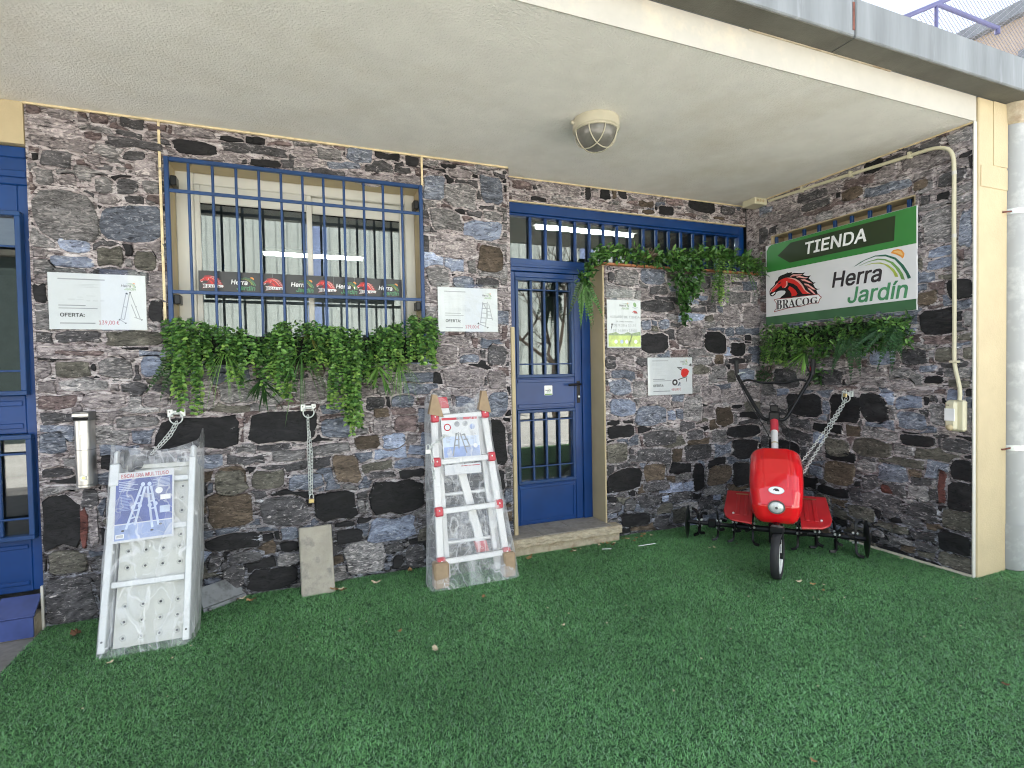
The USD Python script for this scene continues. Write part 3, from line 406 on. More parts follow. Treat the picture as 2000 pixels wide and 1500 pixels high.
t = thing('lintel_wall', 'strip of stone wall above the barred transom, right up to the ceiling', 'stone wall', (2.85, .17, 2.8))
over = rect(XR+.012, 2.83, XB-.003, H); F17 = AY(.17)
part(t, 'mortar', F17.flat(over, -.10, .10), 'mortar', smooth=False)
lay(t, F17, over.buffer(-.004), STONES_OVER, 31)
part(t, 'top_edge', F17.box(XR+.012, XB-.03, H-.010, H-.001, .001, .016), 'seam')
part(t, 'bottom_edge', F17.box(XR+.02, XB-.01, 2.822, 2.8295, -.05, .012), 'seam')
t = thing('side_wall', 'stone side wall on the right carrying the green shop sign', 'stone wall', (XB, -.8, 0))
HOLE = rect(.13, 1.86, 1.385, 2.66)
side = rect(-.16, 0, 1.742, H).difference(HOLE)
part(t, 'mortar', B.flat(side, -.25, .25), 'mortar', smooth=False)
lay(t, B, rect(0.002, 0, 1.738, H).difference(HOLE.buffer(.004)), STONES_SIDE, 47, flip=True)
part(t, 'corner_trim', B.box(1.741, 1.752, 0, H, -.02, .016, .003), 'window_white')
part(t, 'base_strip', B.box(.9, 1.74, .01, .028, .001, .02), 'cream_pale')
part(t, 'top_edge', B.box(.002, 1.74, H-.010, H-.001, .001, .016), 'seam')

# ------------------------------------------------------------------ porch roof, pillar, downpipe, upper terrace
t = thing('porch_roof', 'flat concrete porch roof with rough plastered ceiling and grey overhanging edge', 'roof', (1, -1, H))
part(t, 'ceiling', bx(-6, XB, -1.7455, .3, H, H+.155), 'stucco', smooth=False)
part(t, 'beam', bx(-6, XB+.001, -1.752, -1.746, H-.003, H+.158), 'beam_paint', label='cream painted beam along the ceiling edge', smooth=False)
for a, b in ((-6, -1.2), (-1.19, 2.786), (2.798, 5.4), (5.41, 9.2)): part(t, 'edge_slab', bx(a, b, -1.905, .6, 3.181, 3.385, .006), 'fascia_concrete')
for a, b in ((-6, -1.2), (-1.19, 2.786), (2.798, 5.4)): part(t, 'soffit', bx(a, b, -1.895, -1.760, 3.1765, 3.1805), 'roof_concrete', smooth=False)
part(t, 'main_slab', bx(-6, 9.2, .61, 6.4, 3.05, 3.38), 'roof_concrete', smooth=False)
part(t, 'rust_streak', bx(2.766, 2.782, -1.9075, -1.9045, 3.21, 3.355), 'rust_stain')
part(t, 'drip_strip', bx(2.2, 3.3, -1.762, -1.754, 3.171, 3.1755), 'step_stone')
t = thing('corner_pillar', 'cream painted pillar at the right-hand corner of the porch', 'pillar', (4.31, -1.7, 0))
part(t, 'shaft', bx(XB+.010, 4.49, -1.762, -1.45, 0, 3.175, .006), 'cream')
part(t, 'band', bx(XB+.03, 4.485, -1.766, -1.7615, 2.60, 2.735), 'cream')
part(t, 'band', bx(XB+.17, 4.485, -1.7655, -1.7615, 2.75, 3.17), 'cream')
single('shop_wall', bx(4.4, 9, -1.40, .3, 0, 3.17), 'cream', 'cream shop wall running on behind the grey downpipe', 'wall', smooth=False)
t = thing('drainpipe', 'grey plastic drainpipe beside the cream pillar', 'drainpipe', (4.575, -1.745, 0))
part(t, 'pipe', tube([(4.575, -1.745, .02), (4.575, -1.745, 3.08)], .083, 24), 'pipe_grey')
part(t, 'sleeve', lathe([(.084, .30), (.092, .305), (.092, .33), (.097, .335), (.097, .10), (.092, .03), (.084, .02)], (4.575, -1.745, 0)), 'pipe_grey')
part(t, 'mortar_collar', lathe([(.085, 3.04), (.10, 3.05), (.115, 3.175), (.0, 3.175)], (4.575, -1.745, 0), 12), 'step_stone')
for z in (2.46, .86):
    k = part(t, 'clamp', lathe([(.0835, z-.018), (.088, z-.018), (.088, z+.018), (.0835, z+.018)], (4.575, -1.745, 0)), 'zinc')
    part(t, 'clamp_screw', tube([(4.50, -1.78, z), (4.44, -1.772, z-.008), (4.43, -1.764, z-.008)], .006, 6), 'rust_stain')

t = thing('terrace_fence', 'expanded metal mesh fence with violet grey rails on the flat roof', 'fence', (4.6, -1.4, 3.385))
G14 = AY(-1.4); C_ = (4.37, 4.042)
part(t, 'sloping_rail', rod((3.55, -1.4, 3.64), (5.9, -1.4, 4.80), .017), 'rail_violet')
part(t, 'rail', rod((4.37, -1.4, 4.042), (5.118, -1.4, 4.035), .016), 'rail_violet'); part(t, 'rail_end', rod((5.118, -1.4, 4.045), (5.118, -1.4, 3.99), .018), 'rail_violet')
for x, z in ((4.362, 4.04), (3.6, 3.66), (5.9, 4.8)): part(t, 'post', rod((x, -1.4, 3.38), (x, -1.4, z), .013), 'rail_violet')
ms = []; row = 0; z = 3.40
while z < 4.78:
    pts = []; x = 3.62
    while x < 5.9:
        zz = z + (.0085 if int(round((x-3.62)/.03)+row) % 2 else -.0085)
        if zz < 3.64 + (x-3.55)*.4936 - .01: pts.append((x, -1.4, zz))
        elif pts: ms.append(tube(pts, .0022, 3, caps=False)) if len(pts) > 2 else None; pts = []
        x += .03
    if len(pts) > 2: ms.append(tube(pts, .0022, 3, caps=False))
    z += .0215; row += 1
part(t, 'mesh_panel', cat(ms), 'wire_grey', kind='stuff', smooth=False)
t = thing('tan_building', 'tan neighbouring building rising behind the mesh fence', 'building', (11, 3, 0))
part(t, 'wall', bx(7.6, 14, -.9, 7, 0, 5.28), 'tan_wall', smooth=False); part(t, 'roof_edge', bx(7.5, 14.1, -1.0, 7.1, 5.282, 5.42), 'fascia_concrete'); part(t, 'pilaster', bx(7.55, 7.6, -.55, -.42, 3.2, 4.9), 'fascia_concrete')

# ------------------------------------------------------------------ inside of the shop
t = thing('shop_interior', 'dim shop room seen through the barred glass', 'room', (2, 3, 0))
part(t, 'back_wall', bx(-5, 7, 6.2, 6.3, .01, 3.04), 'room_wall', smooth=False); part(t, 'floor', bx(-5, 7, .35, 6.2, .005, .02), 'room_floor', smooth=False); part(t, 'ceiling', bx(-5, 7, .31, 6.2, 2.98, 3.045), 'room_ceiling', smooth=False)
part(t, 'side_wall', bx(-5.1, -5, .2, 6.3, 0, 3.04), 'room_wall', smooth=False); part(t, 'side_wall', bx(7, 7.1, .2, 6.3, 0, 3.04), 'room_wall', smooth=False)
part(t, 'front_wall', bx(-5, XL-.75, .22, .31, 0, 3.04), 'room_wall', smooth=False); part(t, 'front_wall', bx(XB+.3, 7, .22, .31, 0, 3.04), 'room_wall', smooth=False)
part(t, 'counter', bx(-.4, 1.2, 3.4, 4.0, .02, 1.05, .01), 'room_shelf'); 
for x in (-3.0, -.6, 2.6, 4.6): part(t, 'shelf_unit', bx(x, x+1.6, 5.6, 6.15, .02, 2.0, .01), 'room_shelf')
def tube_lamp(x0, x1, y, z, label):
    t = thing('fluorescent_light', label, 'ceiling light', ((x0+x1)/2, y, z))
    part(t, 'housing', bx(x0-.03, x1+.03, y-.05, y+.05, z+.02, z+.055, .004), 'window_white'); part(t, 'tube', rod((x0, y, z), (x1, y, z), .017), 'tube_light')
tube_lamp(-.28, .75, 2.5, 2.76, 'lit fluorescent tube seen through the window over the plant box'); tube_lamp(2.27, 3.42, 1.02, 2.88, 'lit fluorescent tube seen through the transom over the blue door')
tube_lamp(-.1, 1.1, 4.9, 2.80, 'lit fluorescent tube deep in the shop behind the window')

# ------------------------------------------------------------------ the yard's far side (what the glass reflects)
t = thing('opposite_hall', 'pale corrugated metal hall across the yard', 'building', (0, -13, 0))
xs = np.arange(-4.6, 14.01, .05); prof = np.where((np.arange(len(xs)) % 6) < 2, .05, 0.)
V = np.concatenate([np.c_[xs, -13+prof, np.full(len(xs), 1.25)], np.c_[xs, -13+prof, np.full(len(xs), 7.)]]); n = len(xs)
part(t, 'corrugated_cladding', trimesh.Trimesh(V, np.array([(i, i+n, i+1) for i in range(n-1)]+[(i+1, i+n, i+n+1) for i in range(n-1)]), process=False), 'corrugated', smooth=False)
part(t, 'plinth', bx(-4.6, 14, -13.4, -13.0, 0, 1.25), 'yard', smooth=False); part(t, 'body', bx(-4.6, 14, -18, -13.06, 0, 7.0), 'tan_wall', smooth=False)
for x in (-4.6, .4, 5.2, 9.8): part(t, 'blue_panel', bx(x, x+.6, -12.96, -12.93, 1.3, 7.), 'ink_blue_pale', smooth=False)
t = thing('garden_shed', 'low dark green shed across the yard', 'shed', (-9, -12, 0)); part(t, 'wall', bx(-16, -4.7, -14, -11.5, 0, 4.2), 'shed_paint', smooth=False); part(t, 'roof', bx(-16.2, -4.65, -14.2, -11.3, 4.21, 4.4), 'roof_concrete')
g = random.Random(5)
t = thing('bare_tree', 'bare winter tree across the yard', 'tree', (7.2, -10.0, 0))
limbs = []
def grow(p, d, L, r, k):
    q = p + d*L; limbs.append(tube([p, p+d*L*.5+V3(g.gauss(0, .04), g.gauss(0, .04), 0), q], [r, r*.85, r*.7], 5, caps=False))
    if k:
        for _ in range(3):
            dd = d + V3(g.gauss(0, .5), g.gauss(0, .5), g.gauss(.1, .3)); grow(q, dd/np.linalg.norm(dd), L*g.uniform(.6, .85), r*.62, k-1)
grow(V3(7.2, -10.0, 0), V3(0, 0, 1), 1.6, .10, 5)
part(t, 'trunk', limbs[0], 'bark'); part(t, 'branches', cat(limbs[1:]), 'bark', kind='stuff')
hv = []
for _ in range(2500):
    p = V3(g.uniform(-10, 10), g.uniform(-12.6, -11.9), g.uniform(.1, 1.2)); a = V3(g.gauss(0, 1), g.gauss(0, 1), g.gauss(0, 1))*.05; b = V3(g.gauss(0, 1), g.gauss(0, 1), g.gauss(0, 1))*.05
    hv += [p, p+a, p+b]
single('dry_hedge', trimesh.Trimesh(np.array(hv), np.arange(len(hv)).reshape(-1, 3), process=False), 'dry_hedge', 'brown dry hedge across the yard', 'hedge', kind='stuff', smooth=False)

# ------------------------------------------------------------------ barred window
t = thing('window', 'cream framed sliding window behind blue bars', 'window', (.09, .2, 1.6))
x0, z0, x1, z1 = WIN.bounds; Y = .19
part(t, 'reveal', cat([bx(x0-.001, x0+.012, .002, Y, z0, z1), bx(x1-.012, x1+.001, .002, Y, z0, z1), bx(x0, x1, .002, Y, z1-.012, z1+.001), bx(x0, x1, .002, Y, z0-.001, z0+.012)]), 'cream', smooth=False)
part(t, 'window_frame', cat([bx(x0+.012, x0+.115, Y-.03, Y+.06, z0, z1, .006), bx(x1-.085, x1-.012, Y-.03, Y+.06, z0, z1, .006), bx(x0+.115, x1-.085, Y-.03, Y+.06, z1-.085, z1-.012, .006), bx(x0+.115, x1-.085, Y-.03, Y+.06, z0+.012, z0+.06, .006)]), 'window_white')
def sash(a, b, y, nm):
    k = holder(t, 'sash'); zb, zt = z0+.061, z1-.0855
    part(t, 'stile', bx(a, a+.034, y, y+.03, zb, zt, .004), 'window_white', parent=k); part(t, 'stile', bx(b-.034, b, y, y+.03, zb, zt, .004), 'window_white', parent=k)
    part(t, 'top_rail', bx(a+.0345, b-.0345, y, y+.03, zt-.115, zt, .004), 'window_white', parent=k); part(t, 'bottom_rail', bx(a+.0345, b-.0345, y, y+.03, zb, zb+.05, .004), 'window_white', parent=k)
    part(t, 'gasket', cat([bx(a+.034, b-.034, y+.009, y+.021, zt-.121, zt-.1152)]), 'black_gap', parent=k)
    part(t, 'pane', bx(a+.034, b-.034, y+.013, y+.017, zb+.05, zt-.115), 'pane_glass', parent=k, smooth=False)
sash(x0+.116, .135, Y-.026, 0); sash(.105, x1-.086, Y+.008, 1)
t = thing('window_grille', 'blue painted steel bar grille in front of the window', 'window grille', (.09, -.02, 1.55))
gx0, gx1, gz0, gz1 = -.712, .886, 1.56, 2.80
for x in (gx0, gx1-.026): part(t, 'side_post', bx(x, x+.026, -.030, -.004, gz0, gz1, .003), 'bar_blue')
part(t, 'top_rail', bx(gx0+.0265, gx1-.0265, -.030, -.004, gz1-.026, gz1-.0005, .003), 'bar_blue')
part(t, 'bottom_rail', bx(gx0+.0265, gx1-.0265, -.030, -.004, gz0, gz0+.026, .003), 'bar_blue')
for z in (2.592, 1.974): part(t, 'cross_rail', bx(gx0+.0265, gx1-.0265, -.036, -.028, z-.011, z+.011, .002), 'bar_blue')
for i in range(11):
    x = -.582 + i*.1318; part(t, 'bar', bx(x-.008, x+.008, -.0275, -.0115, gz0+.026, gz1-.0265, .003), 'bar_blue')
for x, s in ((gx0+.03, 1), (gx1-.03, -1)):
    for z in (2.66, 1.93): part(t, 'bracket', bx(x, x+s*.034, -.02, .06, z-.03, z+.03, .004), 'black_metal')
BR = [sg.Polygon(q[0], q[1:]) for q in BRACOG]
def horse_logo(t, fr, u, v, w, d, parent=None, word=True, ink='black_gap', plate='ink_white'):
    pol = {k: affinity.scale(sg.Polygon(p).buffer(0), w, w, origin=(0, 0)) for k, p in HORSE.items()}
    pol = {k: affinity.translate(p, u, v) for k, p in pol.items()}
    k = parent or holder(t, 'horse_emblem'); L = lambda nm, key, m, dd: part(t, nm, fr.flat(pol[key], d+dd, .0006), m, parent=k, smooth=False)
    L('head_outline', 'black', ink, 0); L('face', 'face', 'logo_red', .0007); L('neck', 'neck', 'logo_red', .0007)
    for q in ('m1', 'm2', 'm3', 'm4', 'm5'): L('mane_lock', q, 'logo_maroon' if ink == 'black_gap' else 'logo_red', .0007)
    L('highlight', 'hi', 'logo_pink', .0014); L('jaw_light', 'ear', 'logo_pink', .0014); L('lip', 'lip', 'ink_white', .0014); L('nose_light', 'nose', 'logo_pink', .0014); L('eye', 'eye', 'logo_charcoal', .0014)
    for q in ('m1', 'm2', 'm3', 'm4', 'm5'):
        p = pol[q]; part(t, 'mane_edge', fr.flat(p.difference(affinity.translate(p, -.004*w*3, -.012*w*1.6)).buffer(0), d+.0014, .0005), 'logo_pink', parent=k, smooth=False)
    if word:
        part(t, 'word_plate_edge', fr.flat(pol['scroll'].buffer(.012*w), d+.0010, .0005), 'logo_maroon', parent=k, smooth=False)
        part(t, 'word_plate', fr.flat(pol['scroll'], d+.0018, .0005), plate, parent=k, smooth=False)
        bu = unary_union(BR); sx_ = .80*w/6.277
        let = []
        for g_ in BR:
            c = g_.centroid.x/6.277; sy_ = (.163 - .075*c)*w/1.0
            q = affinity.affine_transform(g_, [sx_, 0, 0, sy_, 0, 0]); let.append(affinity.translate(q, u+.145*w, v+(.026+.022*c)*w))
        part(t, 'brand_word', cat([fr.flat(q, d+.0026, .0006) for q in let]), 'logo_charcoal', parent=k, smooth=False)
def garden_logo(t, fr, u, v, w, d, c1='logo_charcoal', c2='logo_green', parent=None, simple=False):
    k = parent or holder(t, 'garden_emblem')
    for key, m in (('a1', 'logo_green_dark' if c1 == 'logo_charcoal' else 'logo_green'), ('a2', 'logo_green_mid'), ('a3', 'logo_olive'), ('sun', 'logo_orange')):
        p = affinity.translate(affinity.scale(sg.Polygon(SWOOSH[key]).buffer(0), w, w, origin=(0, 0)), u, v)
        part(t, 'sun' if key == 'sun' else 'arc', fr.flat(p, d, .0007), m, parent=k, smooth=False)
        if key == 'sun' and not simple: part(t, 'sun_core', fr.flat(p.buffer(-.018*w), d+.0008, .0005), 'logo_sunyellow', parent=k, smooth=False)
    part(t, 'word', fr.text('Herra', u, v+.258*w, .192*w, d, w > .1, shear=.17, width=.655*w, rise=-.018), c1, parent=k, smooth=False)
    part(t, 'word', fr.text('Jardín', u+.215*w, v+.028*w, .192*w, d, w > .1, shear=.17, width=.735*w, rise=-.03), c2, parent=k, smooth=False)
t = thing('banner_strip', 'black advertising strip with red and green emblems behind the window bars', 'banner', (.06, .05, 2.0))
Fb = AY(.045); bz0, bz1 = 1.985, 2.125
for a, b, q in ((-.555, -.125, 'HGH'), (-.123, .262, 'GH'), (.264, .40, 'G'), (.402, .735, 'HG')):
    k = holder(t, 'panel'); part(t, 'sheet', Fb.box(a, b, bz0, bz1, -.003, 0), 'banner_black', parent=k, smooth=False)
sp = [('H', -.54), ('G', -.365), ('H', -.175), ('G', -.005), ('H', .155), ('G', .285), ('H', .425), ('G', .575)]
for q, u in sp:
    if q == 'H': horse_logo(t, Fb, u-.008, bz0+.028, .135, .0006, ink='logo_maroon')
    else: garden_logo(t, Fb, u-.01, bz0+.022, .15, .0006, c1='ink_white', c2='logo_green', simple=True)

# ------------------------------------------------------------------ doors
def glazed(t, fr, u0, u1, v0, v1, nb, cross, d=0., sub=None):
    k = holder(t, 'glazed_panel'); w = .026
    part(t, 'frame', cat([fr.box(u0, u1, v0, v0+w, d-.03, d+.022, .003), fr.box(u0, u1, v1-w, v1, d-.03, d+.022, .003), fr.box(u0, u0+w, v0+w, v1-w, d-.03, d+.022, .003), fr.box(u1-w, u1, v0+w, v1-w, d-.03, d+.022, .003)]), 'bar_blue', parent=k)
    part(t, 'pane', fr.box(u0+w, u1-w, v0+w, v1-w, d-.022, d-.018), 'pane_glass', parent=k, smooth=False)
    for i in range(nb):
        u = u0+w + (u1-u0-2*w)*(i+1)/(nb+1); part(t, 'bar', fr.box(u-.010, u+.010, v0+w, v1-w, d-.008, d+.010, .003), 'bar_blue', parent=k)
    for v in cross: part(t, 'cross_bar', fr.box(u0+w, u1-w, v-.006, v+.006, d+.0105, d+.017, .002), 'bar_blue', parent=k)
t = thing('entrance_door', 'blue painted metal door with barred glass panels and a wide barred transom', 'door', (2.0, .22, .13))
F = AY(.22)
part(t, 'frame_post', F.box(1.575, 1.648, .135, 2.83, -.04, .03, .004), 'blue_paint'); part(t, 'frame_post', F.box(2.305, 2.388, .135, 2.26, -.04, .03, .004), 'blue_paint'); part(t, 'frame_post', F.box(4.085, 4.148, 2.34, 2.83, -.04, .03, .004), 'blue_paint')
part(t, 'head_rail', F.box(1.649, 4.084, 2.742, 2.826, -.04, .034, .004), 'blue_paint'); part(t, 'head_fillet', F.box(1.649, 4.084, 2.722, 2.741, -.04, .020, .003), 'blue_paint')
part(t, 'transom_rail', F.box(1.649, 4.084, 2.268, 2.372, -.04, .030, .004), 'blue_paint'); part(t, 'transom_fillet', F.box(1.649, 2.388, 2.300, 2.322, .0305, .042, .003), 'blue_paint')
for i in range(17):
    u = 1.70 + .0 + i*.1415; 
    if i: part(t, 'transom_bar', F.box(u-.0125, u+.0125, 2.3725, 2.7215, -.012, .010, .003), 'blue_paint')
part(t, 'transom_pane', F.box(1.649, 4.084, 2.3725, 2.7215, -.026, -.022), 'pane_glass', smooth=False)
leaf = holder(t, 'door_leaf')
part(t, 'stile', F.box(1.652, 1.690, .15, 2.264, -.035, .016, .003), 'blue_paint', parent=leaf); part(t, 'stile', F.box(2.235, 2.302, .15, 2.264, -.035, .016, .003), 'blue_paint', parent=leaf)
part(t, 'top_rail', F.box(1.6905, 2.2345, 2.222, 2.264, -.035, .016, .003), 'blue_paint', parent=leaf); part(t, 'middle_panel', F.box(1.6905, 2.2345, 1.120, 1.385, -.035, .010, .003), 'blue_paint', parent=leaf); part(t, 'bottom_panel', F.box(1.6905, 2.2345, .15, .495, -.035, .010, .003), 'blue_paint', parent=leaf)
for a, b in ((1.135, 1.165), (1.345, 1.375), (.16, .19), (.46, .485)): part(t, 'moulding', F.box(1.70, 2.225, a, b, .0105, .018, .003), 'blue_paint', parent=leaf)
for u in (1.705, 2.205): part(t, 'moulding', F.box(u, u+.015, .195, .455, .0105, .016, .002), 'blue_paint', parent=leaf)
glazed(t, F, 1.692, 2.233, 1.387, 2.220, 3, (1.50, 2.12)); glazed(t, F, 1.692, 2.233, .497, 1.118, 3, (.64, 1.03))
k = holder(t, 'handle'); part(t, 'lever', F.m(tube([(2.268, 1.322, .02), (2.268, 1.322, .055), (2.24, 1.322, .062), (2.155, 1.318, .058)], .010, 8)), 'black_metal', parent=k); part(t, 'lock_plate', F.box(2.252, 2.284, 1.16, 1.35, .0165, .022, .004), 'black_metal', parent=k); part(t, 'keyhole', F.m(trimesh.creation.cylinder(.009, .01, sections=12).apply_translation((2.268, 1.215, .026))), 'zinc', parent=k)
k = holder(t, 'sticker'); part(t, 'label', F.flat(rect(1.945, 1.235, 2.02, 1.318).buffer(-.008).buffer(.008), .0105, .0008), 'ink_white', parent=k); part(t, 'label_base', F.flat(rect(1.95, 1.237, 2.015, 1.248), .0116, .0005), 'logo_green_mid', parent=k, smooth=False); garden_logo(t, F, 1.952, 1.258, .055, .0118, parent=k, simple=True)

t = thing('side_door', 'blue barred door at the far left edge', 'door', (-1.8, .02, .2))
F2 = AY(.03)
part(t, 'lintel_panel', F2.box(-2.4, XL-.005, 2.56, 2.775, -.05, .0, .006), 'blue_paint'); part(t, 'moulding', F2.box(-2.4, XL-.008, 2.60, 2.64, .001, .012, .004), 'blue_paint'); part(t, 'moulding', F2.box(-2.4, XL-.008, 2.71, 2.772, .001, .014, .004), 'blue_paint')
part(t, 'frame_post', F2.box(XL-.055, XL-.004, .23, 2.558, -.06, .004, .004), 'blue_paint')
part(t, 'top_rail', F2.box(-2.4, XL-.056, 2.40, 2.558, -.05, 0, .004), 'blue_paint'); part(t, 'middle_panel', F2.box(-2.4, XL-.056, 1.14, 1.36, -.05, 0, .004), 'blue_paint'); part(t, 'moulding', F2.box(-2.4, XL-.07, 1.17, 1.20, .001, .008, .003), 'blue_paint'); part(t, 'moulding', F2.box(-2.4, XL-.07, 1.30, 1.33, .001, .008, .003), 'blue_paint')
part(t, 'bottom_panel', F2.box(-2.4, XL-.056, .225, .535, -.05, 0, .004), 'blue_paint'); part(t, 'moulding', F2.box(-2.4, XL-.07, .265, .29, .001, .008, .003), 'blue_paint'); part(t, 'moulding', F2.box(-2.4, XL-.07, .475, .50, .001, .008, .003), 'blue_paint')
glazed(t, F2, -2.1, XL-.03, 1.362, 2.398, 4, (1.50, 2.20), d=.035); glazed(t, F2, -2.1, XL-.02, .537, 1.138, 4, (.66, 1.03), d=.035)
single('door_lintel', bx(-6, XL-.002, -.012, .3, 2.78, H-.002), 'cream', 'cream painted lintel over the blue door at the left edge', 'lintel', smooth=False)
single('outer_wall', bx(-6, -2.402, .0, .3, 0, 2.778), 'cream', 'cream wall left of the far left door', 'wall', smooth=False)
t = thing('tiled_threshold', 'blue tiled threshold below the door at the left edge', 'threshold', (-1.9, -.05, 0))
slope = Fr((-2.4, -.118, .128), (1, 0, 0), (0, .118, .090))
for i in range(5):
    a = .005+i*.205; b = min(a+.20, 1.008); 
    if b <= a: continue
    part(t, 'tile', slope.box(a, b, .002, .146, -.012, .0, .002), 'blue_tile'); part(t, 'tile', bx(-2.4+a, -2.4+b, -.124, -.112, .012, .124, .002), 'blue_tile')
part(t, 'core', bx(-2.4, XL-.01, -.110, .02, 0, .118), 'step_stone', smooth=False)
part(t, 'end_board', bx(XL-.008, XL+.004, -.02, -.006, .0, .26), 'window_white')

t = thing('door_step', 'worn stone step with grey floor tiles below the blue entrance door', 'step', (2.0, 0, 0))
part(t, 'body', bx(1.50, 2.48, -.085, .26, .0, .100, .006), 'step_stone')
def ragged(x0, x1, y0, y1, z0, z1, seed):
    m = bx(x0, x1, y0, y1, z0, z1).subdivide_to_size(.03); v = np.array(m.vertices); m.vertices = v + (meshkit.fbm(v*40, 3, seed)[:, None]-.5)*V3(.0, .022, .012)*(v[:, 1:2] < y0+.02); return m
part(t, 'nosing', ragged(1.495, 2.485, -.115, -.005, .088, .148, 3), 'step_stone')
for i, (a, b) in enumerate(((1.50, 1.765), (1.769, 2.06), (2.064, 2.392))): part(t, 'tile', bx(a, b, -.100, .25, .1485, .1545, .001), 'step_tile')

# ------------------------------------------------------------------ notices
def notice(name, label, fr, u0, v0, u1, v1, cat_='poster', hang=.03):
    t = thing(name, label, cat_, fr.p((u0+u1)/2, v0, .02), )
    part(t, 'sleeve', fr.box(u0-.006, u1+.006, v0-.006, v1+hang, .0205, .0212), 'sleeve_film', smooth=False)
    part(t, 'sheet', fr.box(u0, u1, v0, v1, .0165, .0195), 'paper', smooth=False)
    for u in (u0+.03, u1-.03): part(t, 'screw', fr.m(trimesh.creation.cylinder(.005, .004, sections=10).apply_translation((u, v1+hang*.55, .0225))), 'black_metal')
    return t
def lines(t, fr, spec, m='ink_grey', d=.0196, nm='text_line'):
    for u, v, w, h in spec: part(t, nm, fr.flat(rect(u, v, u+w, v+h), d, .0004), m, smooth=False)
def ladder_pic(t, fr, segs, r, d=.0197, m='ink_grey', nm='picture_rail'):
    for (a, b) in segs: part(t, nm, fr.flat(sg.LineString([a, b]).buffer(r, cap_style=2), d, .0004), m, smooth=False)
# left notice
u0, v0, W_, H_ = -1.302, 1.738, .474, .327
t = notice('price_notice', 'wide white offer sheet with price 139,00 € left of the window', A, u0, v0, u0+W_, v0+H_)
N = lambda a, b: (u0+W_*(a-140)/1750, v0+H_*(1-(b-115)/1020.))
lines(t, A, [(*N(310, 235), .225, .007)], 'ink_grey'); lines(t, A, [(*N(315, 320), .20, .0035), (*N(315, 345), .17, .0035), (*N(315, 370), .195, .0035), (*N(315, 395), .085, .0035)], 'ink_pale')
lines(t, A, [(*N(350, 610), .018, .008), (*N(470, 610), .036, .010), (*N(620, 600), .036, .004), (*N(640, 555), .026, .004), (*N(800, 620), .018, .006), (*N(920, 620), .022, .006), (*N(1050, 620), .02, .01), (*N(800, 530), .042, .004)], 'ink_pale')
lines(t, A, [(*N(310, 710), .128, .006), (*N(310, 760), .185, .005), (*N(325, 1035), .168, .0075)], 'ink_grey')
part(t, 'lettering', A.text('OFERTA:', *N(325, 905), .0205, .0197, True, width=.118), 'ink', smooth=False); part(t, 'price', A.text('139,00 €', *N(1000, 1040), .0225, .0197, False, width=.102), 'ink_red', smooth=False)
garden_logo(t, A, *N(1425, 400), .078, .0197, c2='logo_green_mid', simple=True)
ladder_pic(t, A, [(N(1520, 455), N(1410, 930)), (N(1590, 440), N(1475, 940)), (N(1600, 450), N(1770, 930)), (N(1610, 660), N(1700, 905)), (N(1385, 945), N(1500, 1015)), (N(1410, 930), N(1475, 945)), (N(1660, 900), N(1800, 945)), (N(1455, 700), N(1520, 715)), (N(1700, 690), N(1710, 710))], .0022)
ladder_pic(t, A, [(N(1515, 450), N(1550, 470)), (N(1580, 440), N(1610, 440)), (N(1375, 940), N(1395, 955)), (N(1490, 1005), N(1505, 1020)), (N(1790, 940), N(1808, 952))], .004, m='ink')
u0, v0, W_, H_ = .984, 1.749, .466, .327
t = notice('price_notice', 'white offer sheet with price 129,00 € between the window and the blue door', A, u0, v0, u0+W_, v0+H_)
N = lambda a, b: (u0+W_*(a-180)/1600, v0+H_*(1-(b-150)/1190.))
lines(t, A, [(*N(340, 275), .165, .006)], 'ink_grey'); lines(t, A, [(*N(345, 368+i*40), w, .0032) for i, w in enumerate((.135, .20, .12, .085, .07, .06))], 'ink_pale')
lines(t, A, [(*N(355+i*115, 795), .030, .022) for i in range(6)] + [(*N(620, 715), .04, .004), (*N(790, 650), .036, .004)], 'ink_pale'); lines(t, A, [(*N(360, 860), .12, .006), (*N(360, 915), .142, .005), (*N(370, 1250), .132, .008)], 'ink_grey')
part(t, 'lettering', A.text('OFERTA:', *N(365, 1090), .0205, .0197, True, width=.118), 'ink', smooth=False); part(t, 'price', A.text('129,00 €', *N(880, 1250), .0225, .0197, False, width=.112), 'ink_red', smooth=False)
garden_logo(t, A, *N(1350, 440), .078, .0197, c2='logo_green_mid', simple=True)
ladder_pic(t, A, [(N(1375, 520), N(1300, 1110)), (N(1500, 510), N(1440, 1180)), (N(1390, 560), N(1470, 720)), (N(1535, 560), N(1635, 1020)), (N(1490, 620), N(1495, 980)), (N(1230, 1110), N(1500, 1225))]
           + [(N(1370-k*16, 565+k*130), N(1490-k*10, 565+k*133)) for k in range(5)] + [(N(1495, 690+k*92), N(1565+k*20, 690+k*94)) for k in range(4)], .0028)
ladder_pic(t, A, [(N(1225, 1105), N(1250, 1120)), (N(1490, 1218), N(1512, 1230))], .006, m='ink')
u0, v0, W_, H_ = 2.428, 1.627, .335, .402
t = notice('hours_notice', 'tall opening hours poster with green meadow on the partition wall', A, u0, v0, u0+W_, v0+H_, hang=.088)
N = lambda a, b: (u0+W_*(a-140)/760, v0+H_*(1-(b-285)/1080.))
part(t, 'picture', A.flat(rect(*N(165, 1345), *N(895, 1085)), .0197, .0004), 'ink_lime', smooth=False)
hp = [N(165, 1090)] + [N(x, y) for x, y in ((165, 1050), (250, 1035), (330, 1010), (420, 1060), (520, 1050), (600, 1010), (680, 1045), (780, 1020), (890, 1000), (895, 1090))]
part(t, 'picture', A.flat(hp, .0199, .0004), 'ink_hill', smooth=False)
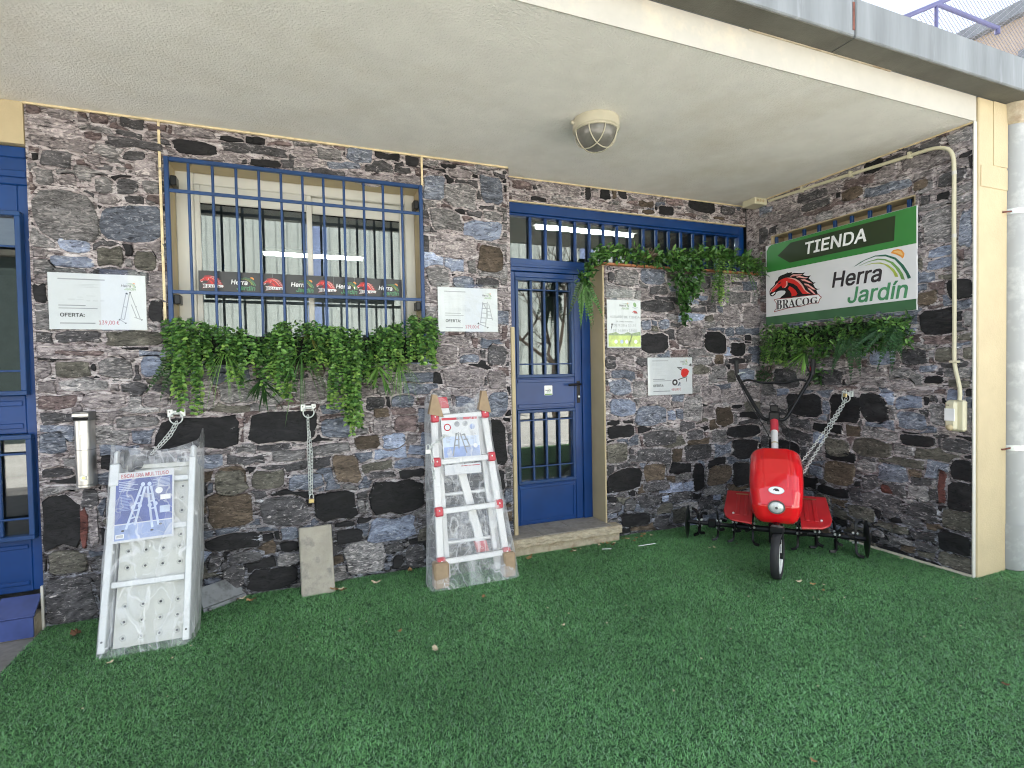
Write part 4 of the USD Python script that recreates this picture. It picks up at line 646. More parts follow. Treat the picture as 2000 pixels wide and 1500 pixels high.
for x in (330, 460, 570, 780): part(t, 'picture_badge', A.flat(ell(*N(x, 1230), .016, .017), .0203, .0004), 'ink_white' if x != 460 else 'ink_sky', smooth=False)
part(t, 'picture', A.flat([N(690, 1060), N(720, 1060), N(650, 1250), N(610, 1340), N(600, 1335)], .0201, .0004), 'ink_hill', smooth=False)
def ctext(s, yb, h, w, bold=False): part(t, 'lettering', A.text(s, u0+W_*.52-w/2, N(0, yb)[1], h, .0197, bold, width=w), 'ink_grey' if not bold else 'ink', smooth=False)
ctext('HORARIO DE TIENDA', 695, .020, .298); ctext('DE LUNES A VIERNES', 785, .0095, .170); ctext('DE 9:30 a 13:30', 885, .020, .224); ctext('DE 16:00 a 19:00', 1000, .020, .240)
garden_logo(t, A, *N(410, 500), .100, .0197, c2='logo_green_mid', simple=True)
part(t, 'emblem_leaf', A.flat(affinity.rotate(ell(*N(767, 385), .015, .021), 20), .0197, .0004), 'logo_green_mid', smooth=False); part(t, 'emblem_swoosh', A.flat(sg.LineString([N(720, 445), N(770, 465), N(830, 445)]).buffer(.0025), .0197, .0004), 'ink_grey', smooth=False)
k = holder(t, 'horse_emblem')
for key, m, dd in (('black', 'logo_maroon', 0), ('face', 'logo_red', .0005), ('hi', 'logo_pink', .001)):
    q = N(712, 610); part(t, 'mark', A.flat(affinity.translate(affinity.scale(sg.Polygon(HORSE[key]).buffer(0), .055, .055, origin=(0, 0)), *q), .0197+dd, .0004), m, parent=k, smooth=False)
u0, v0, W_, H_ = 2.832, 1.211, .480, .328
t = notice('price_notice', 'white offer sheet picturing a red tiller, price 450,00 €, on the partition wall', A, u0, v0, u0+W_, v0+H_)
N = lambda a, b: (u0+W_*(a-205)/1450, v0+H_*(1-(b-140)/1210.))
lines(t, A, [(*N(345, 255), .170, .006)], 'ink_grey'); lines(t, A, [(*N(345, y), w, .0035) for y, w in ((340, .26), (365, .24), (390, .27), (505, .27), (530, .16), (605, .19), (665, .08), (718, .15))], 'ink_pale'); lines(t, A, [(*N(360, 855), .125, .007), (*N(365, 905), .195, .006), (*N(370, 1245), .18, .008)], 'ink_grey')
part(t, 'lettering', A.text('OFERTA:', *N(365, 1085), .0205, .0197, True, width=.112), 'ink', smooth=False); part(t, 'price', A.text('450,00 €', *N(955, 1220), .021, .0197, False, width=.102), 'ink_red', smooth=False)
garden_logo(t, A, *N(1260, 385), .080, .0197, c2='logo_green_mid', simple=True)
part(t, 'picture_body', A.flat(sg.Polygon([N(1300, 560), N(1380, 515), N(1470, 530), N(1535, 600), N(1500, 700), N(1430, 760), N(1340, 780), N(1290, 700)]).buffer(.004), .0197, .0004), 'logo_red', smooth=False)
part(t, 'picture_wheel', A.flat(ell(*N(1073, 955), .030, .028).difference(ell(*N(1073, 955), .014, .013)), .0197, .0004), 'logo_charcoal', smooth=False)
ladder_pic(t, A, [(N(1155, 455), N(1270, 550)), (N(1295, 460), N(1275, 545)), (N(1190, 470), N(1295, 475)), (N(1180, 865), N(1400, 800)), (N(1400, 800), N(1480, 780)), (N(1470, 820), N(1450, 940)), (N(1220, 890), N(1200, 850))], .0035, m='logo_charcoal')

# ------------------------------------------------------------------ the shop sign and the small barred window behind it
t = thing('barred_vent_window', 'narrow barred window top showing above the green shop sign', 'window', (XB, -.75, 1.9))
part(t, 'recess', cat([B.box(.13, 1.385, 1.86, 2.66, -.16, -.155), B.box(.13, 1.385, 2.652, 2.66, -.154, -.002), B.box(.13, .138, 1.86, 2.651, -.154, -.002), B.box(1.377, 1.385, 1.86, 2.651, -.154, -.002)]), 'cream', smooth=False)
part(t, 'frame', B.box(.14, 1.375, 1.87, 2.60, -.15, -.12), 'cream_pale', smooth=False)
part(t, 'grille_rail', B.box(.14, .21, 2.53, 2.575, -.02, -.002), 'bar_blue')
for i in range(9):
    u = .165 + i*.145; part(t, 'bar', B.box(u-.013, u+.013, 1.88, 2.645, -.045, -.022, .003), 'bar_blue')
t = thing('shop_sign', 'green and white shop sign with arrow reading TIENDA on the side wall', 'sign', (XB-.02, -.75, 1.85))
Bs = Fr((XB-.022, 0, 0), (0, -1, 0), (0, 0, 1))
part(t, 'board', Bs.box(.088, 1.408, 1.83, 2.575, -.014, 0, .002), 'sign_white', smooth=False)
part(t, 'green_band', Bs.flat([(.100, 2.325), (1.405, 2.305), (1.405, 2.572), (.155, 2.572), (.125, 2.56), (.100, 2.52)], .0003, .0005), 'sign_green', smooth=False)
part(t, 'base_band', Bs.flat(rect(.090, 1.832, 1.405, 1.910), .0003, .0005), 'sign_base_green', smooth=False)
part(t, 'arrow', Bs.flat([(.222, 2.458), (.362, 2.546), (1.262, 2.540), (1.252, 2.358), (.352, 2.370)], .0010, .0006), 'sign_dark', smooth=False)
part(t, 'word', Bs.text('TIENDA', .490, 2.412, .098, .0018, True, shear=.13, width=.555, rise=-.012), 'ink_white', smooth=False)
horse_logo(t, Bs, .130, 1.952, .5285, .0006); garden_logo(t, Bs, .744, 1.926, .6255, .0006)

# ------------------------------------------------------------------ artificial plants
class Leaves:
    def __init__(s, seed): s.V, s.F, s.C, s.g = [], [], [], random.Random(seed)
    def rv(s): return V3(s.g.gauss(0, 1), s.g.gauss(0, 1), s.g.gauss(0, 1))
    def leaf(s, p, d, n, L, W, c, droop=.15, wide=.45):
        d = d/np.linalg.norm(d); n = n - d*(n@d); n /= max(np.linalg.norm(n), 1e-6); w = np.cross(d, n); o = len(s.V)
        P = lambda t, k, h: p + d*L*t + w*W*k + n*(h*W - droop*L*t*t)
        s.V += [P(0, 0, 0), P(.3, -.5*.85, .12), P(.3, 0, -.05), P(.3, .5*.85, .12), P(.3+wide*.8, -.5*.8, .10), P(.3+wide*.8, 0, -.06), P(.3+wide*.8, .5*.8, .10), P(1, 0, 0)]
        s.F += [(o, o+2, o+1), (o, o+3, o+2), (o+1, o+2, o+5), (o+1, o+5, o+4), (o+2, o+3, o+6), (o+2, o+6, o+5), (o+4, o+5, o+7), (o+5, o+6, o+7)]
        c = np.array(c)*s.g.uniform(.65, 1.35); s.C += [c]*8
    def blade(s, p, d, L, W, c, droop=.5, n=4):
        d = d/np.linalg.norm(d); side = np.cross(d, V3(0, 0, 1)) + s.rv()*.25; side /= np.linalg.norm(side); o = len(s.V)
        c = np.array(c)*s.g.uniform(.6, 1.4)
        for i in range(n):
            t = i/n; q = p + d*L*t + V3(0, 0, -1)*droop*L*t*t; w = W*(1-t*.55)*(.6+.8*t if t < .5 else 1); s.V += [q-side*w/2, q+side*w/2]; s.C += [c, c]
        s.V.append(p + d*L + V3(0, 0, -1)*droop*L); s.C.append(c)
        for i in range(n-1): a = o+2*i; s.F += [(a, a+1, a+3), (a, a+3, a+2)]
        a = o+2*(n-1); s.F.append((a, a+1, a+2))
    def stem(s, pts, r, c):
        m = tube(pts, r, 4, caps=False); o = len(s.V); s.V += list(m.vertices); s.F += [tuple(f+o) for f in m.faces]; s.C += [np.array(c)]*len(m.vertices)
    def frond(s, p, d, n, L, W, c, k=14, droop=.35):
        d = d/np.linalg.norm(d); n = n-d*(n@d); n /= np.linalg.norm(n); w = np.cross(d, n)
        ax = lambda t: p + d*L*t - n*droop*L*t*t*.3 + V3(0, 0, -1)*droop*L*t*t
        s.stem([ax(t) for t in (0, .33, .66, 1)], .0018, np.array(c)*.7)
        for i in range(1, k):
            t = i/k; q = ax(t); ww = W*math.sin(math.pi*min(1, .25+t*.75))**.7*(1.05-t*.75)
            for sg_ in (-1, 1): s.leaf(q, w*sg_ + d*.55 + V3(0, 0, -.15), n, ww*s.g.uniform(.85, 1.1), L/k*1.35, c, .12)
    def put(s, t, name, label=None, kind='stuff'): part(t, name, trimesh.Trimesh(np.array(s.V), np.array(s.F), process=False), 'leaf', label, smooth=False, tint=np.array(s.C), kind=kind)
GD, GM, GL, GY = (.024, .066, .017), (.064, .165, .036), (.15, .30, .065), (.25, .40, .09)
def vine(Lv, top, zend, fr_n, sway=.02, step=.021, size=.031, bright=0.):
    """round-leaved trailing stem hanging from top down to zend"""
    g = Lv.g; x, y, z = top; pts = []; ph = g.uniform(0, 6); k = 0
    out = g.uniform(.02, .06)
    side = np.cross(fr_n, V3(0, 0, 1))
    while z > zend:
        t = (top[2]-z)/max(top[2]-zend, .01)
        p = V3(x, y, z) + side*(sway*math.sin(ph+t*4)) + fr_n*(out*math.sin(min(t*5, 1)*1.57)); pts.append(p)
        if t > .02:
            for s in (-1, 1):
                d = side*s*g.uniform(.5, 1.1) + fr_n*g.uniform(.25, 1.1) + V3(0, 0, g.uniform(-.75, .15)); n = V3(0, 0, .8) + fr_n*g.uniform(.3, 1.2) + Lv.rv()*.35
                c = GD if g.random() < .20 else (GL if g.random() < .35+bright+.25*t else GM)
                if t > .75 and g.random() < .45: c = GY
                Lv.leaf(p, d, n, size*g.uniform(.75, 1.15), size*g.uniform(.6, .85), c, .12, .5)
        z -= step*g.uniform(.8, 1.2)
    if len(pts) > 1: Lv.stem(pts[::3]+[pts[-1]] if len(pts) > 4 else pts, .0012, GM)
Nf = V3(0, -1, 0)
t = thing('hanging_plant_box', 'long artificial ivy panel with trailing vines hanging below the barred window', 'artificial plant', (.09, -.05, 1.45))
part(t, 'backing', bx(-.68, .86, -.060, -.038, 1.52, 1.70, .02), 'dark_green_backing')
L = Leaves(3); g = L.g
for i in range(165):
    x = g.uniform(-.72, .90); top = 1.775 + .028*math.sin(x*9+1) + (.05 if x > .74 else 0) + g.uniform(-.05, .02) - (.05 if -.27 < x < -.12 or .42 < x < .52 else 0)
    vine(L, (x, g.uniform(-.15, -.04), top), top - g.uniform(.10, .34), Nf, .015)
for i in range(300):   # crown of short leaves along the top
    p = V3(g.uniform(-.72, .92), g.uniform(-.17, -.03), 0); p[2] = 1.74 + .028*math.sin(p[0]*9+1) + g.uniform(-.04, .03) + (.05 if p[0] > .76 else 0) - (.05 if -.27 < p[0] < -.12 or .42 < p[0] < .52 else 0)
    L.leaf(p, V3(g.gauss(0, 1), -.6+g.gauss(0, .5), g.uniform(0, 1.0)), V3(0, -.6, .8)+L.rv()*.4, .030, .021, g.choice((GD, GM, GM, GL)), .1)
L.put(t, 'foliage', 'dense small round leaves')
for (xa, xb, zt, zb, k, sd) in ((-.66, -.54, 1.74, 1.22, 12, 21), (-.13, -.02, 1.66, 1.27, 8, 22), (.14, .40, 1.74, 1.20, 16, 23), (.30, .39, 1.6, 1.04, 9, 24), (.80, .96, 1.83, 1.46, 16, 25)):
    L = Leaves(sd); g = L.g
    for i in range(k):
        x = g.uniform(xa, xb); vine(L, (x, g.uniform(-.17, -.09), zt+g.uniform(-.03, .03)), zb + abs(g.gauss(0, .10)), Nf, .012, bright=.18)
    L.put(t, 'trailing_vine', 'bright green trailing vine')
for (x, z, k, Ls, W, dr, c, sd) in ((-.40, 1.60, 26, .24, .006, .7, GL, 31), (.04, 1.58, 30, .26, .006, .8, GM, 32), (.67, 1.52, 26, .20, .006, .8, GL, 33), (-.20, 1.42, 16, .17, .018, .25, GD, 34), (-.19, 1.36, 12, .15, .014, .3, GD, 35), (.53, 1.49, 14, .16, .022, .3, GL, 36), (.55, 1.43, 12, .15, .018, .4, GM, 37), (.10, 1.70, 14, .13, .014, .1, (.12, .13, .03), 38)):
    L = Leaves(sd); g = L.g
    for i in range(k):
        a = g.uniform(math.pi*1.02, math.pi*1.98) if W < .01 else g.uniform(math.pi*.85, math.pi*2.15)
        L.blade(V3(x, -.13, z), V3(math.cos(a)*g.uniform(.3, 1), -g.uniform(.25, .8), math.sin(a)*.6), Ls*g.uniform(.7, 1.15), W, c, dr)
    L.put(t, 'leaf_tuft', 'spiky grass-like tuft' if W < .01 else 'broad strap-leaved tuft')
L = Leaves(40)
for a in (-2.0, -1.75, -2.4, -1.5): L.frond(V3(-.66, -.09, 1.58), V3(math.cos(a), -.35, math.sin(a)), Nf, .22, .05, GD)
for d in ((-1, -.2, .1), (-1, -.3, -.25)): L.blade(V3(-.68, -.08, 1.70), V3(*d), .12, .016, GD, .1)
L.put(t, 'fern_frond', 'dark fern frond at the left end')

t = thing('garland', 'artificial leaf garland lying along the top of the partition wall', 'garland', (3.2, -.02, 2.34))
L = Leaves(51); g = L.g
path = smoothline([(2.22, .02, 2.10), (2.26, -.03, 2.30), (2.36, -.04, 2.39), (2.60, -.03, 2.40), (2.9, -.03, 2.40), (3.2, -.03, 2.42), (3.6, -.04, 2.46), (3.85, -.04, 2.42), (4.06, -.05, 2.36)], 90)
for i in range(1500):
    k = g.randrange(90); q = path[k] + V3(g.gauss(0, .02), g.gauss(-.02, .03), g.gauss(.005, .032)); c = g.choice((GD, GM, GM, GM, GL))
    L.leaf(q, V3(g.gauss(0, 1), -.6+g.gauss(0, .7), g.gauss(.1, .7)), V3(0, -.5, .8)+L.rv()*.5, g.uniform(.04, .066), g.uniform(.022, .032), c, .18)
for i in range(26):
    q = path[g.randrange(20, 88)]; L.blade(q, V3(g.gauss(0, .6), -.2, 1), g.uniform(.08, .16), .006, GM, .15)
L.put(t, 'foliage', 'glossy ovate leaves')
def clump(seed, pts, n, s0, s1, cols, name, label, kind='stuff'):
    L = Leaves(seed); g = L.g; P = smoothline(pts, 40) if len(pts) > 2 else np.linspace(pts[0], pts[1], 40)
    for i in range(n):
        k = g.randrange(40); sp = .05*(1-k/46.)+.012; q = P[k] + V3(g.gauss(0, sp), g.gauss(-.02, .02), g.gauss(0, .02))
        L.leaf(q, V3(g.gauss(0, .8), -.7+g.gauss(0, .4), -.45+g.gauss(0, .5)), V3(0, -.7, .6)+L.rv()*.4, g.uniform(s0, s1), g.uniform(s0, s1)*.55, g.choice(cols), .2)
    L.put(t, name, label)
clump(52, [(3.07, -.07, 2.40), (3.12, -.09, 2.20), (3.17, -.06, 1.86)], 330, .04, .065, (GD, GM, GM), 'hanging_spray', 'dark leafy spray hanging over the wall')
clump(55, [(3.28, -.07, 2.40), (3.30, -.08, 2.25), (3.26, -.06, 2.10)], 220, .04, .065, (GD, GM, GM), 'hanging_spray', 'dark leafy spray hanging over the wall')
L = Leaves(53); g = L.g
for i in range(14): vine(L, (g.uniform(3.48, 3.62), -.08, 2.42), 1.97+abs(g.gauss(0, .08)), Nf, .012, size=.026, bright=.2)
for i in range(7): vine(L, (g.uniform(3.66, 3.82), -.08, 2.42), 2.22+abs(g.gauss(0, .06)), Nf, .012, size=.026, bright=.2)
L.put(t, 'trailing_vine', 'light green trailing vine')
L = Leaves(54); g = L.g
for i in range(9): a = -1.57+g.gauss(0, .35); L.frond(V3(2.20+g.gauss(0, .02), -.05, 2.17+g.gauss(0, .05)), V3(math.cos(a), -.25, math.sin(a)), Nf, g.uniform(.18, .26), .05, g.choice((GD, GM)))
L.put(t, 'fern_frond', 'fern fronds hanging over the door frame')
L = Leaves(57)
for d in ((1, -.25, .15), (.8, -.5, -.1), (.95, -.1, -.25), (.45, -.3, -.9), (.5, -.4, -.8), (.3, -.2, .9)): L.frond(V3(3.88, -.06, 2.40), V3(*d), V3(0, -.5, .8), .24, .04, GM)
L.put(t, 'fern_frond', 'feathery fronds reaching the corner')
L = Leaves(56); g = L.g
for i in range(26): L.leaf(V3(2.82, -.07, 2.40), V3(g.gauss(0, 1), -.7, g.gauss(.1, .8)), V3(0, -1, .3), g.uniform(.05, .09), .022, g.choice(((.12, .075, .05), (.17, .12, .08), (.08, .05, .035))), .15)
for i in range(10): L.leaf(V3(3.70, -.04, 2.47), V3(g.gauss(0, .8), -.4, 1), V3(0, -1, .3), g.uniform(.05, .09), .02, (.20, .15, .08), .15)
L.put(t, 'brown_rosette', 'brown variegated rosette')

t = thing('wall_planting', 'artificial leaf panel with fern fronds below the green shop sign', 'artificial plant', (XB-.06, -.75, 1.5))
Nb = V3(-1, 0, 0)
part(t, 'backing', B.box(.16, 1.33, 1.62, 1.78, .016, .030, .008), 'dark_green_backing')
L = Leaves(61); g = L.g
for i in range(1700):
    u = g.uniform(.10, 1.40); lo = 1.49 + .08*max(0, (u-.5)); v = g.uniform(lo, 1.81 + .015*math.sin(u*8)); c = g.choice((GD, GM, GM, GL)) if u > .6 else g.choice((GD, GM, GL, GL))
    L.leaf(B.p(u, v, g.uniform(.03, .10)), V3(-.8+g.gauss(0, .3), g.gauss(0, .9), g.gauss(-.1, .8)), V3(-.6, 0, .8)+L.rv()*.4, g.uniform(.03, .055), g.uniform(.014, .024), c, .15)
for i in range(34): vine(L, B.p(g.uniform(.10, .52), g.uniform(1.58, 1.74), .05), g.uniform(1.44, 1.54), Nb, .01, size=.024, bright=.1)
L.put(t, 'foliage', 'mixed small leaves')
L = Leaves(62); g = L.g
for i in range(20): a = g.uniform(-3.0, .1); L.blade(B.p(.56, 1.56, .09), V3(-.45, -math.cos(a), math.sin(a)*.6), g.uniform(.13, .22), .026, g.choice((GL, GL, GM)), .22)
for i in range(14): a = g.uniform(-.4, 3.5); L.blade(B.p(.62, 1.60, .08), V3(-.45, -math.cos(a), math.sin(a)*.7), g.uniform(.10, .2), .022, GL, .22)
L.put(t, 'leaf_tuft', 'light green strap-leaved tuft')
L = Leaves(63)
for u, v, a, ll in ((.92, 1.68, -1.9, .26), (.98, 1.69, -1.45, .29), (1.0, 1.66, -1.2, .24), (.95, 1.64, -2.2, .2), (1.30, 1.73, -1.5, .27), (1.32, 1.74, -2.0, .28), (1.30, 1.72, -1.15, .20), (1.26, 1.74, -2.4, .26), (1.2, 1.72, -2.7, .24)):
    L.frond(B.p(u, v, .09), V3(-.35, -math.cos(a), math.sin(a)), Nb + V3(0, 0, .4), ll, .062, (.035, .10, .035), 16)
L.put(t, 'fern_frond', 'broad fern fronds')
L = Leaves(64); g = L.g
for i in range(40): L.leaf(B.p(.10+g.gauss(0, .05), 1.36+g.gauss(0, .035), .03+g.random()*.03), V3(-.6, g.gauss(0, 1), g.gauss(0, 1)), Nb, .05, .018, GD, .1)
for i in range(30): L.leaf(B.p(.66+g.gauss(0, .035), 1.36+g.gauss(0, .05), .03+g.random()*.03), V3(-.6, g.gauss(0, 1), g.gauss(-.4, 1)), Nb, .05, .02, g.choice((GD, GM)), .1)
L.put(t, 'small_sprig', 'dark sprigs hanging lower on the wall')

# ------------------------------------------------------------------ lamp, conduit, sensor, ash bin
t = thing('bulkhead_lamp', 'round caged bulkhead lamp on the porch ceiling', 'ceiling lamp', (1.80, -.915, H))
lc = (1.80, -.915, 0)
part(t, 'base_ring', lathe([(.0, H-.001), (.143, H-.001), (.146, H-.02), (.148, H-.062), (.140, H-.068), (.132, H-.064)], lc, 40), 'lamp_cream')
part(t, 'rim', lathe([(.131, H-.063), (.139, H-.066), (.139, H-.075), (.131, H-.077)], lc, 40), 'lamp_cream')
part(t, 'glass_dome', lathe([(.130, H-.06), (.130, H-.085), (.122, H-.115), (.105, H-.145), (.075, H-.168), (.04, H-.180), (.0, H-.183)], lc, 40), 'lamp_glass')
for a in (.3, .3+math.pi/2):
    for off in (-.055, .055):
        pts = []
        for s in np.linspace(-1, 1, 17):
            R = math.sqrt(max(.137**2-off**2, 0)); b = s*math.pi/2; r_h = R*math.sin(b); zz = H-.072-.120*math.cos(b)*(.93)
            pts.append((lc[0]+r_h*math.cos(a)-off*math.sin(a), lc[1]+r_h*math.sin(a)+off*math.cos(a), zz))
        part(t, 'cage_wire', tube(pts, .0036, 6), 'lamp_cream')
part(t, 'cable_gland', tube([(1.655, -.895, H-.03), (1.635, -.892, H-.03)], .012, 8), 'lamp_cream')
t = thing('conduit', 'cream plastic conduit running below the ceiling and down the side wall', 'conduit', (XB-.02, -1.0, 2.9))
cp = [B.p(.13, 2.985, .022), B.p(.5, 2.975, .022), B.p(1.0, 2.955, .022), B.p(1.42, 2.938, .022), B.p(1.54, 2.925, .022), B.p(1.61, 2.885, .022), B.p(1.635, 2.82, .022), B.p(1.64, 2.70, .022)]
part(t, 'run', tube(smoothline(cp, 60), .0125, 10), 'cream_plastic'); part(t, 'drop', tube(smoothline([B.p(1.64, 2.70, .022), B.p(1.64, 2.2, .022), B.p(1.642, 1.55, .022), B.p(1.648, 1.42, .024), B.p(1.675, 1.30, .03), B.p(1.680, 1.195, .034)], 40), .0125, 10), 'cream_plastic')
for u, v in ((.48, 2.976), (.92, 2.958), (1.36, 2.94)): part(t, 'clip', B.box(u-.011, u+.011, v-.02, v+.026, .002, .037, .003), 'cream_plastic')
for v in (2.72, 2.30): part(t, 'joint', tube([B.p(1.64, v-.012, .022), B.p(1.64, v+.012, .022)], .0145, 10), 'window_white')
part(t, 'clip', B.box(1.62, 1.668, 1.445, 1.462, .002, .04, .003), 'cream_plastic')
t = thing('junction_box', 'cream junction box in the ceiling corner over the garland', 'junction box', (4.07, -.03, 2.97))
part(t, 'box', bx(3.985, 4.135, -.11, .05, 2.955, 3.015, .006), 'cream_plastic')
for i in range(3): part(t, 'knockout', tube([(4.015+i*.034, -.1095, 2.988), (4.015+i*.034, -.1125, 2.988)], .013, 14), 'cream')
t = thing('motion_sensor', 'cream motion sensor at the end of the conduit near the pillar', 'sensor', (XB-.03, -1.655, .98))
part(t, 'body', B.box(1.605, 1.715, .985, 1.195, .004, .045, .012), 'cream_plastic'); part(t, 'front', B.box(1.610, 1.682, .992, 1.190, .0455, .078, .016), 'cream_plastic')
part(t, 'lens', B.box(1.615, 1.677, 1.055, 1.140, .0785, .083, .004), 'ink_white'); part(t, 'ball_joint', B.m(trimesh.creation.icosphere(2, .02).apply_translation((1.645, 1.012, .078))), 'cream'); part(t, 'slot', B.box(1.625, 1.642, 1.160, 1.164, .0785, .080), 'black_metal')
t = thing('ash_bin', 'brushed steel wall ash bin left of the leaning scaffold ladder', 'ash bin', (-1.15, -.04, .82))
def column(z0, z1, w, dp, n=14):
    poly = [(w/2*math.cos(math.pi*i/n), -dp*math.sin(math.pi*i/n)**.7) for i in range(n+1)]
    m = trimesh.creation.extrude_polygon(sg.Polygon(poly), z1-z0, engine='earcut'); m.apply_translation((-1.152, -.014, z0)); return m
part(t, 'body', column(.835, 1.205, .096, .075), 'steel'); part(t, 'bottom_ring', column(.82, .833, .096, .075), 'steel'); part(t, 'band', column(1.035, 1.0375, .0975, .0758), 'steel_dark')
part(t, 'lid', column(1.207, 1.258, .104, .082), 'steel_dark'); part(t, 'slot', bx(-1.187, -1.117, -.0985, -.085, 1.210, 1.226, .004), 'black_gap'); part(t, 'lid_face', bx(-1.192, -1.112, -.099, -.09, 1.229, 1.250, .003), 'steel')
part(t, 'lock', tube([(-1.150, -.086, .875), (-1.150, -.0935, .875)], .017, 18), 'zinc'); part(t, 'lock_core', tube([(-1.147, -.0935, .877), (-1.147, -.0955, .877)], .008, 12), 'brass')
part(t, 'embossed_mark', bx(-1.163, -1.137, -.0905, -.0885, 1.12, 1.155, .002), 'steel')

# ------------------------------------------------------------------ chains and padlocks
def link(p, d, turn, Lk=.030, W=.017, r=.0023):
    d = d/np.linalg.norm(d); a = np.cross(d, V3(.3, .9, .2)); a /= np.linalg.norm(a); b = np.cross(d, a); s = a*math.cos(turn)+b*math.sin(turn); pts = []
    for i in range(10):
        th = 2*math.pi*i/10; c, q = math.cos(th), math.sin(th); pts.append(p + d*((Lk/2-W/2)*np.sign(c)+W/2*c) + s*(W/2*q))
    return tube(pts, r, 5, closed=True)
def chain(t, pts, step=.0225, **kw):
    P = np.array(pts, float); L = np.r_[0, np.cumsum(np.linalg.norm(np.diff(P, axis=0), axis=1))]; k = 0; s = .0
    while s < L[-1]:
        q = np.array([np.interp(s, L, P[:, i]) for i in range(3)]); q2 = np.array([np.interp(min(s+.01, L[-1]), L, P[:, i]) for i in range(3)]); d = q2-q if np.linalg.norm(q2-q) > 1e-6 else P[-1]-P[-2]
        part(t, 'link', link(q, d, .5+(k % 2)*math.pi/2, **kw), 'zinc'); s += step; k += 1
def bracket(t, fr, u, v, ring=True):
    for s in (-1, 1): part(t, 'wall_plate', fr.box(u+s*.033-.016, u+s*.033+.016, v-.02, v+.028, .012, .020, .003), 'zinc'); part(t, 'rivet', fr.m(trimesh.creation.icosphere(1, .004).apply_translation((u+s*.036, v+.012, .021))), 'steel_dark')
    part(t, 'hoop', fr.box(u-.02, u+.02, v-.006, v+.02, .018, .030, .004), 'zinc')
    if ring: part(t, 'ring', tube([fr.p(u+.034*math.cos(a), v-.028+.034*math.sin(a), .034) for a in np.linspace(0, 2*math.pi, 24, endpoint=False)], .0042, 8, closed=True), 'zinc')
def padlock(label, fr, u, v, d, w=.036, mat='brass'):
    t = thing('padlock', label, 'padlock', fr.p(u, v, d))
    part(t, 'body', fr.box(u-w/2, u+w/2, v-.030, v, d-.007, d+.007, .003), mat); part(t, 'shackle', tube([fr.p(u+.0115*math.cos(a), v+(.020 if 0 < a < math.pi else 0)+.0115*math.sin(a)*(0 <= a <= math.pi), d) for a in np.r_[-.001, np.linspace(.02, math.pi-.02, 11), math.pi+.001]], .003, 8), 'zinc')
t = thing('security_chain', 'zinc chain hanging straight down from a wall ring, ending in a brass padlock', 'chain', (.075, -.02, 1.22))
bracket(t, A, .075, 1.222); chain(t, [(.070, -.036, 1.165), (.068, -.030, .90), (.070, -.030, .645)]); chain(t, [(.076, -.040, 1.06), (.088, -.034, .90), (.080, -.032, .645)])
padlock('brass padlock at the bottom of the straight hanging chain', A, .078, .612, .034)
t = thing('security_chain', 'zinc chain slanting from a wall ring down into the wrapped scaffold ladder', 'chain', (-.69, -.02, 1.22))
bracket(t, A, -.69, 1.222); chain(t, [(-.692, -.038, 1.165), (-.72, -.07, 1.11), (-.775, -.13, 1.03), (-.80, -.17, .995)]); chain(t, [(-.688, -.045, 1.15), (-.715, -.08, 1.09), (-.765, -.13, 1.03)])

# ------------------------------------------------------------------ concrete block, tin sheet, litter
q = Fr((0.0, -.198, .004), (1, .05, 0), (0, .145, .43))
m = q.box(0, .207, 0, .448, -.075, 0, .006)
t = thing('concrete_slab', 'pale concrete slab leaning on the wall below the hanging chain', 'slab', (.1, -.15, 0)); mm = arr(m).subdivide_to_size(.03); v = np.array(mm.vertices); mm.vertices = v + (meshkit.fbm(v*22, 3, 5)[:, None]-.5)*.006
part(t, 'slab', mm, 'concrete_block')
t = thing('metal_sheet', 'bent grey metal sheet lying against the wall behind the scaffold ladder', 'metal sheet', (-.44, -.08, 0))
s_ = Fr((-.56, -.165, .035), (1, .72, 0), (0, .12, .16)); part(t, 'sheet', s_.m(bx(0, .275, 0, .125, -.002, .002)), 'tin', smooth=False); part(t, 'lip', s_.box(-.005, .27, -.045, -.003, .0, .006, .002), 'tin'); part(t, 'knob', s_.m(trimesh.creation.icosphere(2, .012).apply_translation((.03, -.02, .012))), 'tin')
spots = [(-1.166, -.222, .10, 'dry_leaf_dark', 'large dark curled leaf by the ash bin corner'), (-.898, -.656, .04, 'dry_leaf_pale', 'small pale leaf in front of the scaffold ladder'), (.472, -.179, .075, 'dry_leaf_pale', 'pale lobed leaf between slab and red capped ladder'), (.626, -1.204, .065, 'dry_leaf_pale', 'white-backed leaf alone on the open grass'), (1.063, -.703, .05, 'dry_leaf', 'leaf in front of the red capped ladder'), (.492, -.932, .04, 'dry_leaf', 'small leaf on the grass below the slab'), (1.689, -2.517, .03, 'dry_leaf', 'leaf at the bottom edge of the picture'), (2.862, -2.527, .035, 'dry_leaf_dark', 'dark leaf on the open grass far right'), (.724, -.06, .07, 'dry_leaf', 'curled leaf at the wall foot left of the red capped ladder'), (-.30, -.13, .07, 'dry_leaf', 'brown leaf beside the metal sheet'), (1.345, -1.239, .03, 'dry_leaf_pale', 'tiny pale leaf on open grass'), (3.031, -1.342, .05, 'dry_leaf_pale', 'pale leaf in front of the tiller wheel'), (4.056, -1.347, .04, 'dry_leaf_pale', 'thin leaf near the pillar')]
piles = [(.215, -.20, 7, .04, 'heap beside the concrete slab'), (1.65, -.19, 6, .05, 'heap in front of the step, left end'), (1.98, -.18, 4, .05, 'heap in front of the step, middle'), (2.30, -.18, 5, .05, 'heap in front of the step, right'), (2.58, -.14, 6, .06, 'heap by the right end of the step'), (2.78, -.12, 3, .05, 'heap at the partition foot'), (3.03, -.62, 3, .06, 'scatter below the left tines'), (3.05, -1.50, 3, .07, 'scatter ahead of the tiller'), (-.33, -.06, 2, .04, 'pair by the metal sheet end')]
